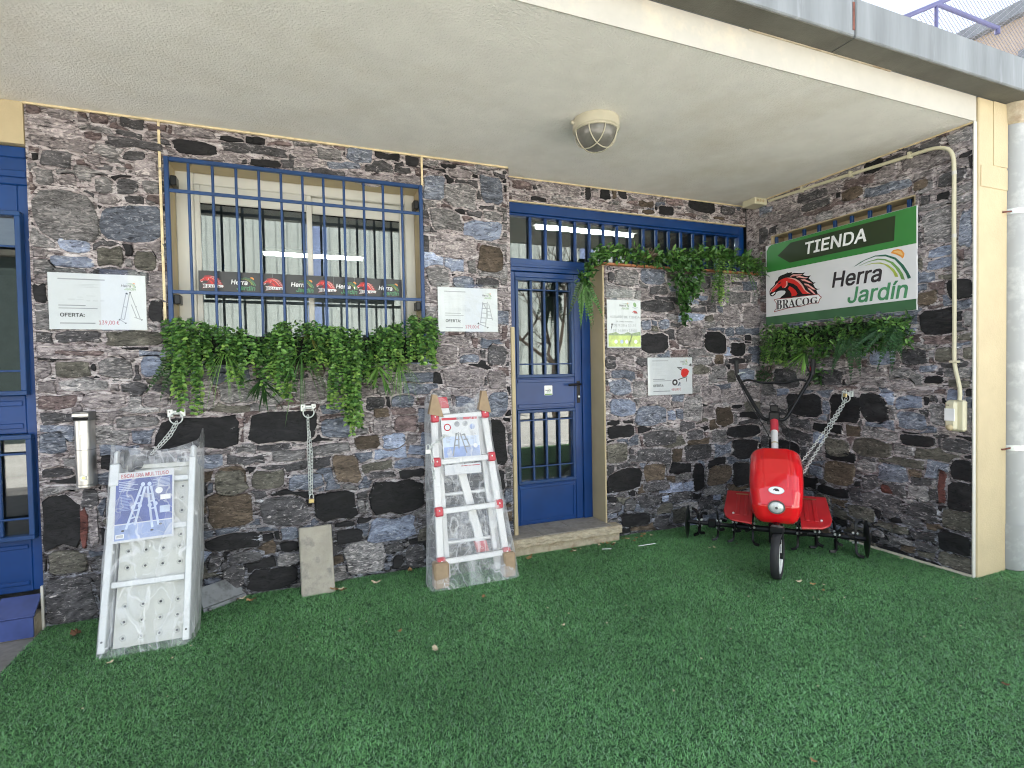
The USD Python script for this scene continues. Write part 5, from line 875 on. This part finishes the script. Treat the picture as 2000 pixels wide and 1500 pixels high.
def dead_leaf(p, s, seed):
    g = random.Random(seed); n = 9; a0 = g.uniform(0, 6.28); V = [(0, 0, .004)]
    for i in range(n*2):
        a = 2*math.pi*i/(n*2); r = s*.5*(1 if i % 2 == 0 else g.uniform(.62, .85))*(.62+.38*abs(math.cos(a))); V.append((r*math.cos(a), r*math.sin(a)*.75, s*.22*math.cos(a)**2*g.uniform(.4, 1.2)))
    v = np.array(V); c, q = math.cos(a0), math.sin(a0); v = np.c_[v[:, 0]*c-v[:, 1]*q, v[:, 0]*q+v[:, 1]*c, v[:, 2]]
    F = [(0, 1+i, 1+(i+1) % (2*n)) for i in range(2*n)]; return trimesh.Trimesh(v+V3(*p), np.array(F), process=False)
for i, (x, y, s, m, lab) in enumerate(spots): single('fallen_leaf', dead_leaf((x, y, .028), s, i), m, lab, 'leaf', smooth=False)
for i, (x, y, k, sp, lab) in enumerate(piles):
    g = random.Random(900+i); t = None
    for j in range(k): single('fallen_leaf', dead_leaf((x+g.gauss(0, sp), y+g.gauss(0, sp*.4), .028+g.random()*.008), g.uniform(.022, .055), 50+i*20+j), g.choice(('dry_leaf', 'dry_leaf_pale', 'dry_leaf_dark', 'dry_leaf')), 'small brown fallen leaf in the '+lab, 'leaf', group='fallen leaves, '+lab, smooth=False)
g = random.Random(77)
for j in range(60):
    x, y = g.uniform(-1, 4), g.uniform(-3, -.3)
    if (x > 4 and y > -1.5): continue
    single('petal_speck', dead_leaf((x, y, .026), g.uniform(.008, .018), 400+j), 'dry_leaf_pale', 'tiny pale dry flake on the green artificial grass', 'flake', group='pale flakes scattered on the grass', smooth=False)
single('white_stick', rod((2.50, -.32, .032), (2.66, -.325, .032), .003), 'ink_white', 'thin white stick on the grass before the partition', 'stick')
single('white_stick', rod((2.20, -.26, .032), (2.27, -.285, .032), .0025), 'ink_white', 'short white stick on the grass before the door step', 'stick')

# ------------------------------------------------------------------ folded scaffold ladder in plastic (left)
t = thing('scaffold_ladder', 'folded multipurpose scaffold ladder with dimpled planks, wrapped in plastic, left of the chain', 'ladder', (-.78, -.45, 0))
S_ = Fr((-.985, -.545, .03), (1, -.03, 0), (-.03, .345, 1.0))
W_ = .415
def rail(fr, u, v0, v1, d0, d1, w=.034): return fr.box(u, u+w, v0, v1, d0, d1, .004)
part(t, 'side_rail', rail(S_, 0, 0, .99, -.062, 0), 'aluminium'); part(t, 'side_rail', rail(S_, W_-.034, 0, 1.00, -.062, 0), 'aluminium')
part(t, 'rail_sleeve', S_.box(-.006, .040, .86, .985, -.07, .008, .004), 'aluminium')
for d in (-.135, -.205, -.27):
    for u in (.004, W_-.038): part(t, 'rear_rail', rail(S_, u, .02, .98, d, d+.055), 'aluminium')
for v in (.33, .615, .885): part(t, 'rung', S_.box(.0345, W_-.0345, v-.017, v+.017, -.05, -.012, .005), 'aluminium')
for v in (.33, .615, .885): part(t, 'rear_rung', S_.box(.0385, W_-.0385, v-.017, v+.017, -.19, -.15, .005), 'aluminium')
part(t, 'plank', S_.box(.052, W_-.037, .01, .955, -.062, -.054, .002), 'plank_metal'); part(t, 'plank_edge', S_.box(.052, W_-.037, .958, .985, -.09, -.054, .003), 'plank_metal')
part(t, 'plank', S_.box(.052, W_-.037, .01, .93, -.125, -.117, .002), 'plank_metal')
ring = trimesh.creation.revolve([(.0065, 0), (.0075, .0035), (.0115, .0035), (.016, 0)], sections=12); hole = trimesh.creation.cylinder(.0064, .001, sections=10)
for v in (.055, .135, .215, .415, .50, .565, .70, .775, .84):
    for i in range(4):
        u = .095 + i*.083
        for mesh_, m_ in ((ring, 'plank_metal'), (hole, 'black_gap')):
            k = mesh_.copy(); k.apply_translation((u, v, -.0535)); part(t, 'dimple' if m_ == 'plank_metal' else 'dimple_hole', S_.m(k), m_)
for u in (.035, .075): part(t, 'hinge_disc', S_.m(trimesh.creation.cylinder(.055, .02, sections=24).apply_transform(trimesh.transformations.rotation_matrix(math.pi/2, [0, 1, 0])).apply_translation((u+.012, 1.02 if u < .05 else .985, -.05))), 'steel_dark')
part(t, 'hinge_arm', S_.box(.002, .032, .985, 1.065, -.055, -.008, .01), 'aluminium'); part(t, 'hinge_arm', S_.box(W_-.032, W_-.002, .995, 1.075, -.055, -.008, .01), 'aluminium')
part(t, 'hinge_knob', S_.m(trimesh.creation.icosphere(2, .03).apply_translation((.11, .985, -.05))), 'black_metal')
for u in (.017, W_-.017): part(t, 'rivet', S_.m(trimesh.creation.cylinder(.005, .004, sections=10).apply_translation((u, .055, .001))), 'black_metal')
# printed sheet
k = holder(t, 'label_sheet', 'printed blue label sheet with a picture of a ladder')
LS = Fr(S_.p(.030, .545, .004), S_.U + S_.V*.035, S_.V + S_.U*.0)
w, h = .290, .375
Lx = lambda a, b: (w*(a-140)/920, h*(1-(b-250)/1080.+.0))
P_ = lambda poly, d, m, nm='print': part(t, nm, LS.flat(poly, d, .0004), m, parent=k, smooth=False)
P_(rect(0, 0, w, h+.01), 0, 'paper', 'sheet'); P_(rect(.010, h*.27, w-.008, h*.925), .0005, 'ink_blue'); P_(rect(.010, .012, w-.008, h*.255), .0005, 'ink_blue_pale')
part(t, 'lettering', LS.text('ESCALERA MULTIUSO', .032, h*.945, .020, .0005, True, width=.232), 'ink_red', parent=k, smooth=False)
for i in range(6): P_(rect(.025, h*(.88-.026*i), .025+.09*(.6+.4*((i*7) % 3)/2), h*(.89-.026*i)), .001, 'ink_sky', 'text_line')
for i in range(11): P_(rect(.03, h*(.68-.022*i), .03+.055*(.7+.3*((i*5) % 4)/3), h*(.688-.022*i)), .001, 'ink_blue_pale', 'text_line')
for i in range(7): P_(rect(w-.085-.02*((i*3) % 2), h*(.89-.02*i), w-.02, h*(.897-.02*i)), .001, 'ink_sky', 'text_line')
def seg(a, b, r, m='ink_sky', d=.0015): P_(sg.LineString([Lx(*a), Lx(*b)]).buffer(r, cap_style=2), d, m, 'picture_rail')
for a, b in (((560, 470), (340, 1130)), ((615, 480), (470, 1080)), ((650, 480), (735, 1150)), ((705, 480), (830, 1120))): seg(a, b, .0055)
for a, b in (((530, 620), (590, 620)), ((490, 740), (560, 735)), ((440, 850), (520, 845)), ((410, 970), (480, 950)), ((380, 1060), (450, 1040)), ((650, 610), (730, 605)), ((670, 730), (755, 725)), ((690, 850), (790, 840))): seg(a, b, .004)
for c in ((580, 440), (680, 445), (440, 795), (540, 780), (690, 790), (780, 775)): P_(ell(*Lx(*c), .010, .012), .002, 'ink_sky', 'picture_hinge')
for c in ((295, 1150), (730, 1190), (860, 1110)): P_(ell(*Lx(*c), .008, .005), .0022, 'ink', 'picture_foot')
P_(ell(*Lx(830, 565), .018, .018), .001, 'ink_white', 'picture_inset'); P_(rect(*Lx(850, 720), *Lx(1010, 640)), .001, 'ink_white', 'picture_inset'); P_(rect(*Lx(845, 930), *Lx(1000, 820)), .001, 'ink_sky', 'picture_inset'); P_(rect(*Lx(190, 1265), *Lx(315, 1200)), .001, 'ink_white', 'bar_code')
for i in range(7): P_(rect(.022+i*.0042, .027, .0238+i*.0042, .042), .0016, 'ink', 'bar_code_line')
def bag(t, fr, prof, name, seed, mat, nu=84, nv=60, amp=.012, spikes=()):
    """loose plastic film: rounded rectangular sleeve around the thing, puckered, with pulled-up corners"""
    V, F = [], []
    vs = np.linspace(0, 1, nv)
    for j, s in enumerate(vs):
        v = np.interp(s, [p[0] for p in prof], [p[1] for p in prof]); u0, u1, d0, d1 = (np.interp(s, [p[0] for p in prof], [p[i] for p in prof]) for i in (2, 3, 4, 5))
        for i in range(nu):
            a = 2*math.pi*i/nu; e = 7.; ca, sa = math.cos(a), math.sin(a); k = (abs(ca)**e+abs(sa)**e)**(-1/e)
            u, d = (u0+u1)/2 + (u1-u0)/2*k*ca, (d0+d1)/2 + (d1-d0)/2*k*sa
            q = V3(u*9, v*4.5, d*9); n1 = meshkit.fbm(q, 4, seed)-.5; n2 = meshkit.fbm(q*V3(2.2, 1, 2.2)+9, 3, seed+3)-.5
            rad = 1.8*amp*(n1 + .7*abs(n2)); vv = v
            for (au, ad, hgt, wd) in spikes:
                rr = math.hypot(u-au, (d-ad)); vv += hgt*math.exp(-(rr/wd)**2)*max(0, (s-.86)/.14)**1.5
            V.append(fr.p(u + ca*rad + .006*n2*2, vv + .02*n1*(s > .9)*2, d + sa*rad))
    for j in range(nv-1):
        for i in range(nu): a, b = j*nu+i, j*nu+(i+1) % nu; F += [(a, b, b+nu), (a, b+nu, a+nu)]
    part(t, name, trimesh.Trimesh(np.array(V), np.array(F), process=False), mat, smooth=True)
bag(t, S_, [(0, -.035, -.012, W_+.012, -.30, .020), (.1, .10, -.014, W_+.016, -.285, .016), (.6, .62, -.014, W_+.018, -.25, .014), (.86, .95, -.014, W_+.016, -.22, .014), (1, 1.06, -.01, W_+.014, -.19, .012)], 'plastic_wrap', 5, 'plastic_wrap', spikes=((.40, -.08, .15, .07), (.15, -.19, .20, .10), (.02, -.05, .06, .06), (.30, -.16, .05, .07)))

# ------------------------------------------------------------------ telescopic ladder in plastic (middle)
t = thing('telescopic_ladder', 'white telescopic ladder with red corner caps, wrapped in clear plastic beside the blue door', 'ladder', (1.09, -.35, 0))
def bar(a, b, w, dp, n): # rectangular bar from a to b, width w along x, depth dp
    a, b = V3(*a), V3(*b); f = Fr(a, (1, 0, 0), b-a); Ln = np.linalg.norm(b-a); dx = (b-a)@f.U
    m = f.box(-w/2, w/2, 0, (b-a)@f.V, -dp, 0, .004); v = np.array(m.vertices); k = ((v-a)@f.V)/max((b-a)@f.V, 1e-6); m.vertices = v + np.outer(k*dx, f.U); return m
LA, LB, RA, RB = (.868, -.405, .10), (.905, -.150, 1.185), (1.345, -.405, .10), (1.272, -.150, 1.20)
part(t, 'side_rail', bar(LA, LB, .050, .028, 0), 'white_metal'); part(t, 'side_rail', bar(RA, RB, .050, .028, 0), 'white_metal')
lerp = lambda a, b, s: V3(*a)+(V3(*b)-V3(*a))*s
for s in (.07, .365, .665, .945):
    a, b = lerp(LA, LB, s)+V3(0, -.012, 0), lerp(RA, RB, s)+V3(0, -.012, 0)
    f = Fr(a, b-a, (0, .23, 1)); Ln = np.linalg.norm(b-a)
    part(t, 'rung', f.box(.026, Ln-.026, -.019, .019, -.03, .006, .005), 'white_metal'); part(t, 'rung_tread', f.box(.03, Ln-.03, .0195, .024, -.028, .0, .001), 'steel_dark')
    for u in (0, Ln): part(t, 'corner_cap', f.box(u-.028, u+.028, -.032, .034, -.035, .016, .008), 'red_plastic'); part(t, 'cap_button', f.m(trimesh.creation.icosphere(1, .006).apply_translation((u, .006, .016))), 'ink_white')
for (a, b) in (((.925, -.365, .05), (.935, -.13, 1.12)), ((1.285, -.365, .05), (1.245, -.13, 1.12)), ((.90, -.30, .03), (.915, -.09, 1.10)), ((1.335, -.30, .03), (1.26, -.09, 1.10))): part(t, 'rear_rail', bar(a, b, .036, .024, 0), 'white_metal')
for s in (.2, .5, .8):
    a, b = lerp((.925, -.335, .05), (.935, -.10, 1.12), s), lerp((1.285, -.335, .05), (1.245, -.10, 1.12), s); part(t, 'rear_rung', rod(a, b, .012), 'white_metal')
part(t, 'stabiliser_bar', bar((1.185, -.30, .235), (.985, -.13, 1.20), .062, .022, 0), 'white_metal'); part(t, 'stabiliser_foot', bar((1.20, -.315, .17), (1.182, -.30, .250), .088, .034, 0), 'red_plastic'); part(t, 'stabiliser_foot', bar((.985, -.14, 1.19), (.97, -.13, 1.27), .072, .03, 0), 'red_plastic')
for sd, (a, b) in enumerate(((LA, LB), (RA, RB))):
    x, y, z = a; part(t, 'cardboard_foot', bx(x-.052+(.01 if sd else -.005), x+.045, y-.045, y+.045, .012, .185, .012), 'cardboard')
    x, y, z = b; f = AY(y-.02); part(t, 'cardboard_cap', f.m(arr(trimesh.creation.extrude_polygon(sg.Polygon([(x-.048, z-.03), (x+.048+.01*(1-sd), z-.055), (x+.012, z+.105), (x-.018, z+.108)]), .05, engine='earcut')).apply_translation((0, 0, -.025))), 'cardboard')
    part(t, 'rail_tip', bx(x-.02, x+.02, y-.035, y+.005, z-.06, z+.01, .006), 'steel_dark')
k = holder(t, 'label_sheet', 'printed label sheet with a picture of a ladder')
a = lerp(LA, LB, .675); TS = Fr((.940, -.255, .845), (1, 0, 0), (0, .23, 1)); w, h = .275, .290
T_ = lambda poly, d, m, nm='print': part(t, nm, TS.flat(poly, d, .0004), m, parent=k, smooth=False)
T_(rect(0, 0, w, h), 0, 'paper', 'sheet'); T_(rect(.006, h*.925, w-.006, h*.985), .0005, 'red_plastic'); T_(rect(w*.42, h*.93, w*.6, h*.985), .001, 'ink_grey'); T_(rect(.006, .006, w-.006, h*.27), .0005, 'ink_blue_pale'); T_(rect(.006, h*.275, w-.006, h*.52), .0005, 'ink_sky')
T_(ell(w*.16, h*.75, .026, .026).difference(ell(w*.16, h*.75, .019, .019)), .001, 'ink_red', 'print_badge')
for u, v in ((.42, .82), (.64, .82), (.83, .74)): T_(ell(w*u, h*v, .020, .020), .001, 'ink_grey' if u < .8 else 'ink_blue_pale', 'print_badge')
T_(ell(w*.87, h*.27, .016, .016), .0015, 'ink_white', 'print_badge')
tl = lambda a, b, r=.0045, m='ink_grey': T_(sg.LineString([(w*a[0], h*a[1]), (w*b[0], h*b[1])]).buffer(r, cap_style=2), .002, m, 'picture_rail')
for a_, b_ in (((.38, .60), (.25, .05)), ((.44, .62), (.42, .22)), ((.48, .60), (.62, .10)), ((.58, .58), (.72, .25)), ((.36, .58), (.44, .58)), ((.33, .44), (.46, .44)), ((.30, .30), (.44, .30)), ((.52, .55), (.62, .55)), ((.56, .43), (.68, .43)), ((.58, .26), (.74, .26))): tl(a_, b_)
for i in range(7): T_(rect(w*.10, h*(.56-.03*i), w*(.10+.14*(.6+.4*((i*5) % 3)/2)), h*(.568-.03*i)), .001, 'ink_grey', 'text_line'); T_(rect(w*.76, h*(.62-.03*i), w*(.76+.15*(.6+.4*((i*7) % 3)/2)), h*(.628-.03*i)), .001, 'ink_grey', 'text_line')
T_(rect(.004, -.115, w-.006, -.045), -.01, 'paper', 'tag'); T_(rect(w*.45, -.062, w*.95, -.056), -.009, 'ink_red', 'text_line')
PL = Fr((1.095, -.42, .02), (1, 0, 0), (0, .235, 1))
bag(t, PL, [(0, -.015, -.31, .33, -.17, .06), (.12, .12, -.295, .315, -.17, .035), (.5, .6, -.265, .26, -.15, .03), (.85, 1.10, -.24, .225, -.13, .03), (1, 1.26, -.235, .215, -.12, .028)], 'plastic_wrap', 15, 'plastic_wrap', amp=.014, spikes=((-.19, 0, .06, .08), (.17, 0, .06, .08), (0, -.02, -.07, .10)))
t = thing('security_chain', 'short chain looped around the left rail of the red capped ladder', 'chain', (.85, -.3, .95))
chain(t, [(.95, -.235, 1.0), (.90, -.30, .985), (.845, -.335, .96), (.815, -.34, .93)], Lk=.034, W=.02, r=.003, step=.025); chain(t, [(.835, -.355, .90), (.838, -.36, .80), (.845, -.365, .73)], Lk=.034, W=.02, r=.003, step=.025)
padlock('grey padlock on the chain at the left rail of the red capped ladder', AY(-.35), .805, .935, .015, mat='zinc')

# ------------------------------------------------------------------ red garden tiller
M0, F0, S0 = V3(3.474, -.768, 0), V3(-.736, -.677, 0), V3(.677, -.736, 0)
W = lambda f, s, z: M0 + F0*f + S0*s + V3(0, 0, z)
t = thing('garden_tiller', 'red and black garden tiller with small front wheel in the corner under the shop sign', 'tiller', W(0, 0, 0))
TF = Fr(W(0, 0, 0), S0, (0, 0, 1))     # u to the picture's right, v up, d forward
def hull(sph, seg=20):
    ms = []
    for f, s, z, r in sph:
        q = TF.p(s, z, f); ms.append(Manifold.sphere(r, seg).translate(tuple(q)))
    return arr(Manifold.batch_hull(ms))
hood_s = ([(-.09, s, .70, .088) for s in (-.088, .088)] + [(-.10, s, .42, .06) for s in (-.12, .12)] + [(.03, s, .712, .088) for s in (-.092, .092)] + [(.14, s, .66, .088) for s in (-.096, .096)]
    + [(.22, s, .59, .085) for s in (-.098, .098)] + [(.285, s, .51, .082) for s in (-.096, .096)] + [(.325, s, .43, .08) for s in (-.088, .088)] + [(.335, s, .37, .07) for s in (-.078, .078)] + [(.10, .125, .36, .055), (.10, -.125, .36, .055), (.25, .09, .335, .06), (.25, -.09, .335, .06)])
hood = hull(hood_s, 48); part(t, 'hood', hood, 'tiller_red', smooth=50)
panel = hull([(-.06, s, .735, .060) for s in (-.066, .066)] + [(.035, s, .742, .065) for s in (-.070, .070)] + [(.145, s, .69, .065) for s in (-.072, .072)] + [(.232, s, .615, .062) for s in (-.070, .070)] + [(.298, s, .535, .060) for s in (-.062, .062)] + [(.325, s, .480, .055) for s in (-.035, .035)] + [(.15, 0, .45, .02)], 48)
part(t, 'hood_panel', panel, 'tiller_red', smooth=50)
def surf(ms, f0, z0, ang):
    o = W(f0, 0, z0); d = F0*math.cos(ang)+V3(0, 0, math.sin(ang)); best = 0
    for m in ms:
        n = m.face_normals; q = m.triangles[:, 0]; den = n@d; tt = np.einsum('ij,ij->i', q-o, n)
        ok = den > 1e-6; i = np.argmin(np.where(ok, tt/np.where(ok, den, 1), 1e9)); v = tt[i]/den[i]
        if v > best: best, nn = v, n[i]
    return o+d*best, nn
for (ang, rx, ry, kind) in ((math.radians(22), .050, .026, 'badge'), (math.radians(-6), .050, .042, 'headlight')):
    p, n = surf([hood, panel], .15, .46, ang); up = V3(0, 0, 1)-n*n[2]; f = Fr(p+n*.001, np.cross(up, n), up)
    k = holder(t, kind)
    if kind == 'badge':
        part(t, 'rim', f.flat(ell(0, 0, rx+.003, ry+.003), -.006, .0085), 'ink_grey', parent=k); part(t, 'plate', f.flat(ell(0, 0, rx, ry), .003, .0012), 'ink_white', parent=k)
        part(t, 'horse_mark', f.flat(affinity.translate(affinity.scale(sg.Polygon(HORSE['black']).buffer(0), .045, .045, origin=(0, 0)), -.022, -.014), .0045, .0006), 'logo_charcoal', parent=k, smooth=False)
    else:
        part(t, 'rim', f.flat(ell(0, 0, rx+.006, ry+.006).difference(ell(0, 0, rx-.002, ry-.002)), -.012, .020), 'steel_dark', parent=k); m = trimesh.creation.icosphere(3, 1.); m.apply_scale((rx-.002, ry-.002, .014)); part(t, 'lens', f.m(m), 'zinc', parent=k); part(t, 'bulb', f.m(trimesh.creation.icosphere(2, .010).apply_translation((0, -.004, .010))), 'steel_dark', parent=k)
for s in (-1, 1):
    k = part(t, 'side_vent', TF.m(bx(s*.178, s*.184, .42, .56, .0, .10, .002)), 'red_plastic')
# fenders
for s in (-1, 1):
    poly = sg.Polygon([(s*.165, -.22), (s*.355, -.22), (s*.365, .12), (s*.345, .20), (s*.30, .245), (s*.165, .27)])
    fl = Fr(W(0, 0, .335), S0, F0 + V3(0, 0, -.27))       # normal points down: put the sheet above
    k = holder(t, 'fender'); part(t, 'plate', fl.flat(poly, -.004, .005), 'fender_red', parent=k)
    part(t, 'edge_lip', tube([fl.p(*q, .004) for q in ((s*.355, -.22), (s*.365, .12), (s*.345, .20), (s*.30, .245), (s*.165, .27))], .009, 8), 'fender_red', parent=k)
    for u in (.21, .27): part(t, 'pressed_rib', fl.box(s*u-.014, s*u+.014, -.17, .18, -.011, -.0045, .003), 'fender_red', parent=k)
    part(t, 'warning_label', fl.box(s*.20, s*.29, -.165, -.150, -.0130, -.0115), 'brass', parent=k); part(t, 'bolt', fl.m(trimesh.creation.icosphere(2, .009).apply_translation((s*.30, .16, -.008))), 'zinc', parent=k)
    part(t, 'fender_bracket', TF.box(s*.165-.008, s*.165+.008, .30, .42, .06, .10, .003), 'fender_red', parent=k)
# engine, gearbox, front mount, wheel
part(t, 'engine', cat([TF.box(-.11, .11, .28, .56, -.06, .26, .02), TF.box(-.05, .05, .05, .34, -.05, .05, .015)]), 'black_metal')
part(t, 'front_mount', bar(W(.40, 0, .34), W(.60, 0, .325), .07, .035, 0) if False else cat([tube([W(.30, 0, .30), W(.52, 0, .295), W(.60, 0, .27), W(.64, 0, .245)], .024, 8), TF.box(-.04, .04, .262, .33, .54, .62, .008)]), 'black_metal')
ang = math.radians(-9); WD = F0*math.cos(ang)+S0*math.sin(ang); WS = np.cross(V3(0, 0, 1), WD); WC = W(.64, .0, .160)
wf = Fr(WC, WD, (0, 0, 1))      # d axis = wheel axle
k = holder(t, 'front_wheel')
ty = trimesh.creation.revolve([(.118, -.018), (.135, -.027), (.150, -.025), (.156, -.012), (.157, 0), (.156, .012), (.150, .025), (.135, .027), (.118, .018), (.118, -.018)], sections=40)
part(t, 'tyre', wf.m(ty), 'black_rubber', parent=k); part(t, 'rim', wf.m(trimesh.creation.revolve([(.0, -.012), (.05, -.02), (.105, -.012), (.1179, -.02), (.1179, .02), (.105, .012), (.05, .02), (0, .012)], sections=36)), 'white_metal', parent=k); part(t, 'hub', wf.m(trimesh.creation.cylinder(.02, .07, sections=16)), 'black_metal', parent=k)
for s in (-1, 1): part(t, 'fork_arm', cat([wf.box(-.014, .014, -.012, .13, s*.031-.003, s*.031+.003, .001)]), 'black_metal', parent=k)
part(t, 'fork_crown', wf.box(-.03, .03, .158, .20, -.042, .042, .006), 'black_metal', parent=k)
# axle with tine sets and end discs
part(t, 'axle', cat([rod(W(0, -.66, .155), W(0, .60, .155), .017, 6), rod(W(0, -.28, .155), W(0, .28, .155), .024, 10)]), 'black_metal')
gg = random.Random(12)
for i, s in enumerate((-.57, -.42, -.30, -.17, .16, .28, .41, .53)):
    k = holder(t, 'tine_set'); ph = gg.uniform(0, 2.1); side = 1 if s > 0 else -1
    part(t, 'flange', TF.m(trimesh.creation.cylinder(.042, .006, sections=14).apply_transform(trimesh.transformations.rotation_matrix(math.pi/2, [0, 1, 0])).apply_translation((s, .155, 0))), 'black_metal', parent=k)
    for b in range(4):
        a = ph + b*math.pi/2; rad = lambda r, ds, da=0: TF.p(s+ds, max(.022, .155+r*math.sin(a+da)), r*math.cos(a+da)); o = side*(-1 if b % 2 else 1)
        P5 = [rad(.02, .006*o), rad(.07, .006*o), rad(.105, .008*o, .05), rad(.126, .022*o, .14), rad(.134, .052*o, .22)]
        m = tube(P5, [.009, .011, .011, .013, .012], 4); part(t, 'tine', m, 'black_metal', parent=k)
        if b < 3: part(t, 'bolt', cat([TF.m(trimesh.creation.icosphere(1, .011).apply_translation((s-.010, max(.03, .155+.034*math.sin(a)), .034*math.cos(a)))), TF.m(trimesh.creation.icosphere(1, .010).apply_translation((s+.016, max(.03, .155+.034*math.sin(a)), .034*math.cos(a))))]), 'zinc', parent=k)
part(t, 'axle_clamp', TF.box(-.50, -.44, .13, .19, -.03, .03, .006), 'black_metal')
for s in (-.665, .605):
    dm = trimesh.creation.revolve([(0, .012), (.03, .012), (.09, .006), (.135, -.004), (.137, -.002), (.09, .010), (.03, .018), (0, .018)], sections=32); dm.apply_transform(trimesh.transformations.rotation_matrix(math.pi/2*(1 if s > 0 else -1), [0, 1, 0])); dm.apply_translation((s, .155, 0)); part(t, 'plant_guard_disc', TF.m(dm), 'black_metal')
# steering column and handlebars
part(t, 'column', tube([W(-.10, 0, .74), W(-.26, 0, .905)], .026, 14), 'white_metal'); part(t, 'column_sleeve', tube([W(-.26, 0, .905), W(-.335, 0, .985)], .031, 14), 'red_plastic')
part(t, 'bracket', cat([TF.box(-.042, .042, .965, 1.06, -.40, -.33, .008), TF.box(-.032, .032, 1.06, 1.115, -.40, -.35, .006), TF.box(-.055, .055, .955, .985, -.36, -.32, .004)]), 'black_metal')
for s in (-1, 1):
    part(t, 'handlebar', tube(smoothline([W(-.37, s*.03, .995), W(-.385, s*.08, 1.0), W(-.405, s*.115, 1.045), W(-.43, s*.150, 1.105), W(-.47, s*.206, 1.205), W(-.51, s*.262, 1.305), W(-.53, s*.288, 1.36), W(-.537, s*.296, 1.40)], 40), .0155, 10), 'black_metal')
    part(t, 'grip', tube([W(-.535, s*.296, 1.37), W(-.53, s*.298, 1.44), W(-.525, s*.30, 1.50)], .019, 12), 'black_rubber')
    part(t, 'lever', tube([W(-.51, s*.285, 1.38), W(-.50, s*.265, 1.40), W(-.495, s*.255, 1.44)] if s > 0 else [W(-.51, -.285, 1.38), W(-.50, -.25, 1.395), W(-.50, -.225, 1.395)], .006, 6), 'zinc' if s < 0 else 'black_metal')
    if s > 0: part(t, 'throttle_collar', tube([W(-.537, .2955, 1.405), W(-.535, .297, 1.435)], .0215, 12), 'red_plastic')
part(t, 'cross_bar', tube(smoothline([W(-.50, -.262, 1.295), W(-.495, -.22, 1.325), W(-.49, -.10, 1.305), W(-.49, 0, 1.302), W(-.49, .10, 1.305), W(-.495, .22, 1.325), W(-.50, .262, 1.295)], 30), .010, 10), 'black_metal')
for pts in ([W(-.50, -.27, 1.34), W(-.43, -.20, 1.14), W(-.36, -.10, .97), W(-.28, -.06, .90), W(-.18, -.02, .82)], [W(-.38, -.02, 1.08), W(-.42, -.02, 1.14), W(-.40, .03, 1.09), W(-.30, -.01, .95), W(-.16, .05, .79)], [W(-.38, .03, 1.05), W(-.45, .12, 1.10), W(-.50, .22, 1.24), W(-.52, .285, 1.36)], [W(-.36, .03, .98), W(-.30, .10, .92), W(-.22, .11, .80), W(-.14, .10, .72)]):
    part(t, 'control_cable', tube(smoothline(pts, 24), .0035, 6), 'black_rubber')
part(t, 'column_decal', tube([W(-.168, 0, .811), W(-.175, 0, .818)], .0268, 14), 'brass')
t = thing('security_chain', 'doubled zinc chain running from the side wall to the red tiller', 'chain', (XB-.02, -.88, 1.2))
bracket(t, B, .884, 1.207, ring=True)
h1, h2 = W(-.06, .19, .70), W(.02, .192, .62); w0 = B.p(.884, 1.170, .036)
chain(t, [w0, lerp(w0, h1, .5)+V3(0, 0, -.015), h1]); chain(t, [w0+V3(-.01, -.004, -.02), lerp(w0, h2, .5)+V3(0, 0, -.02), h2])
padlock('small padlock joining the doubled chain at the side wall', B, .884, 1.215, .045, w=.03)
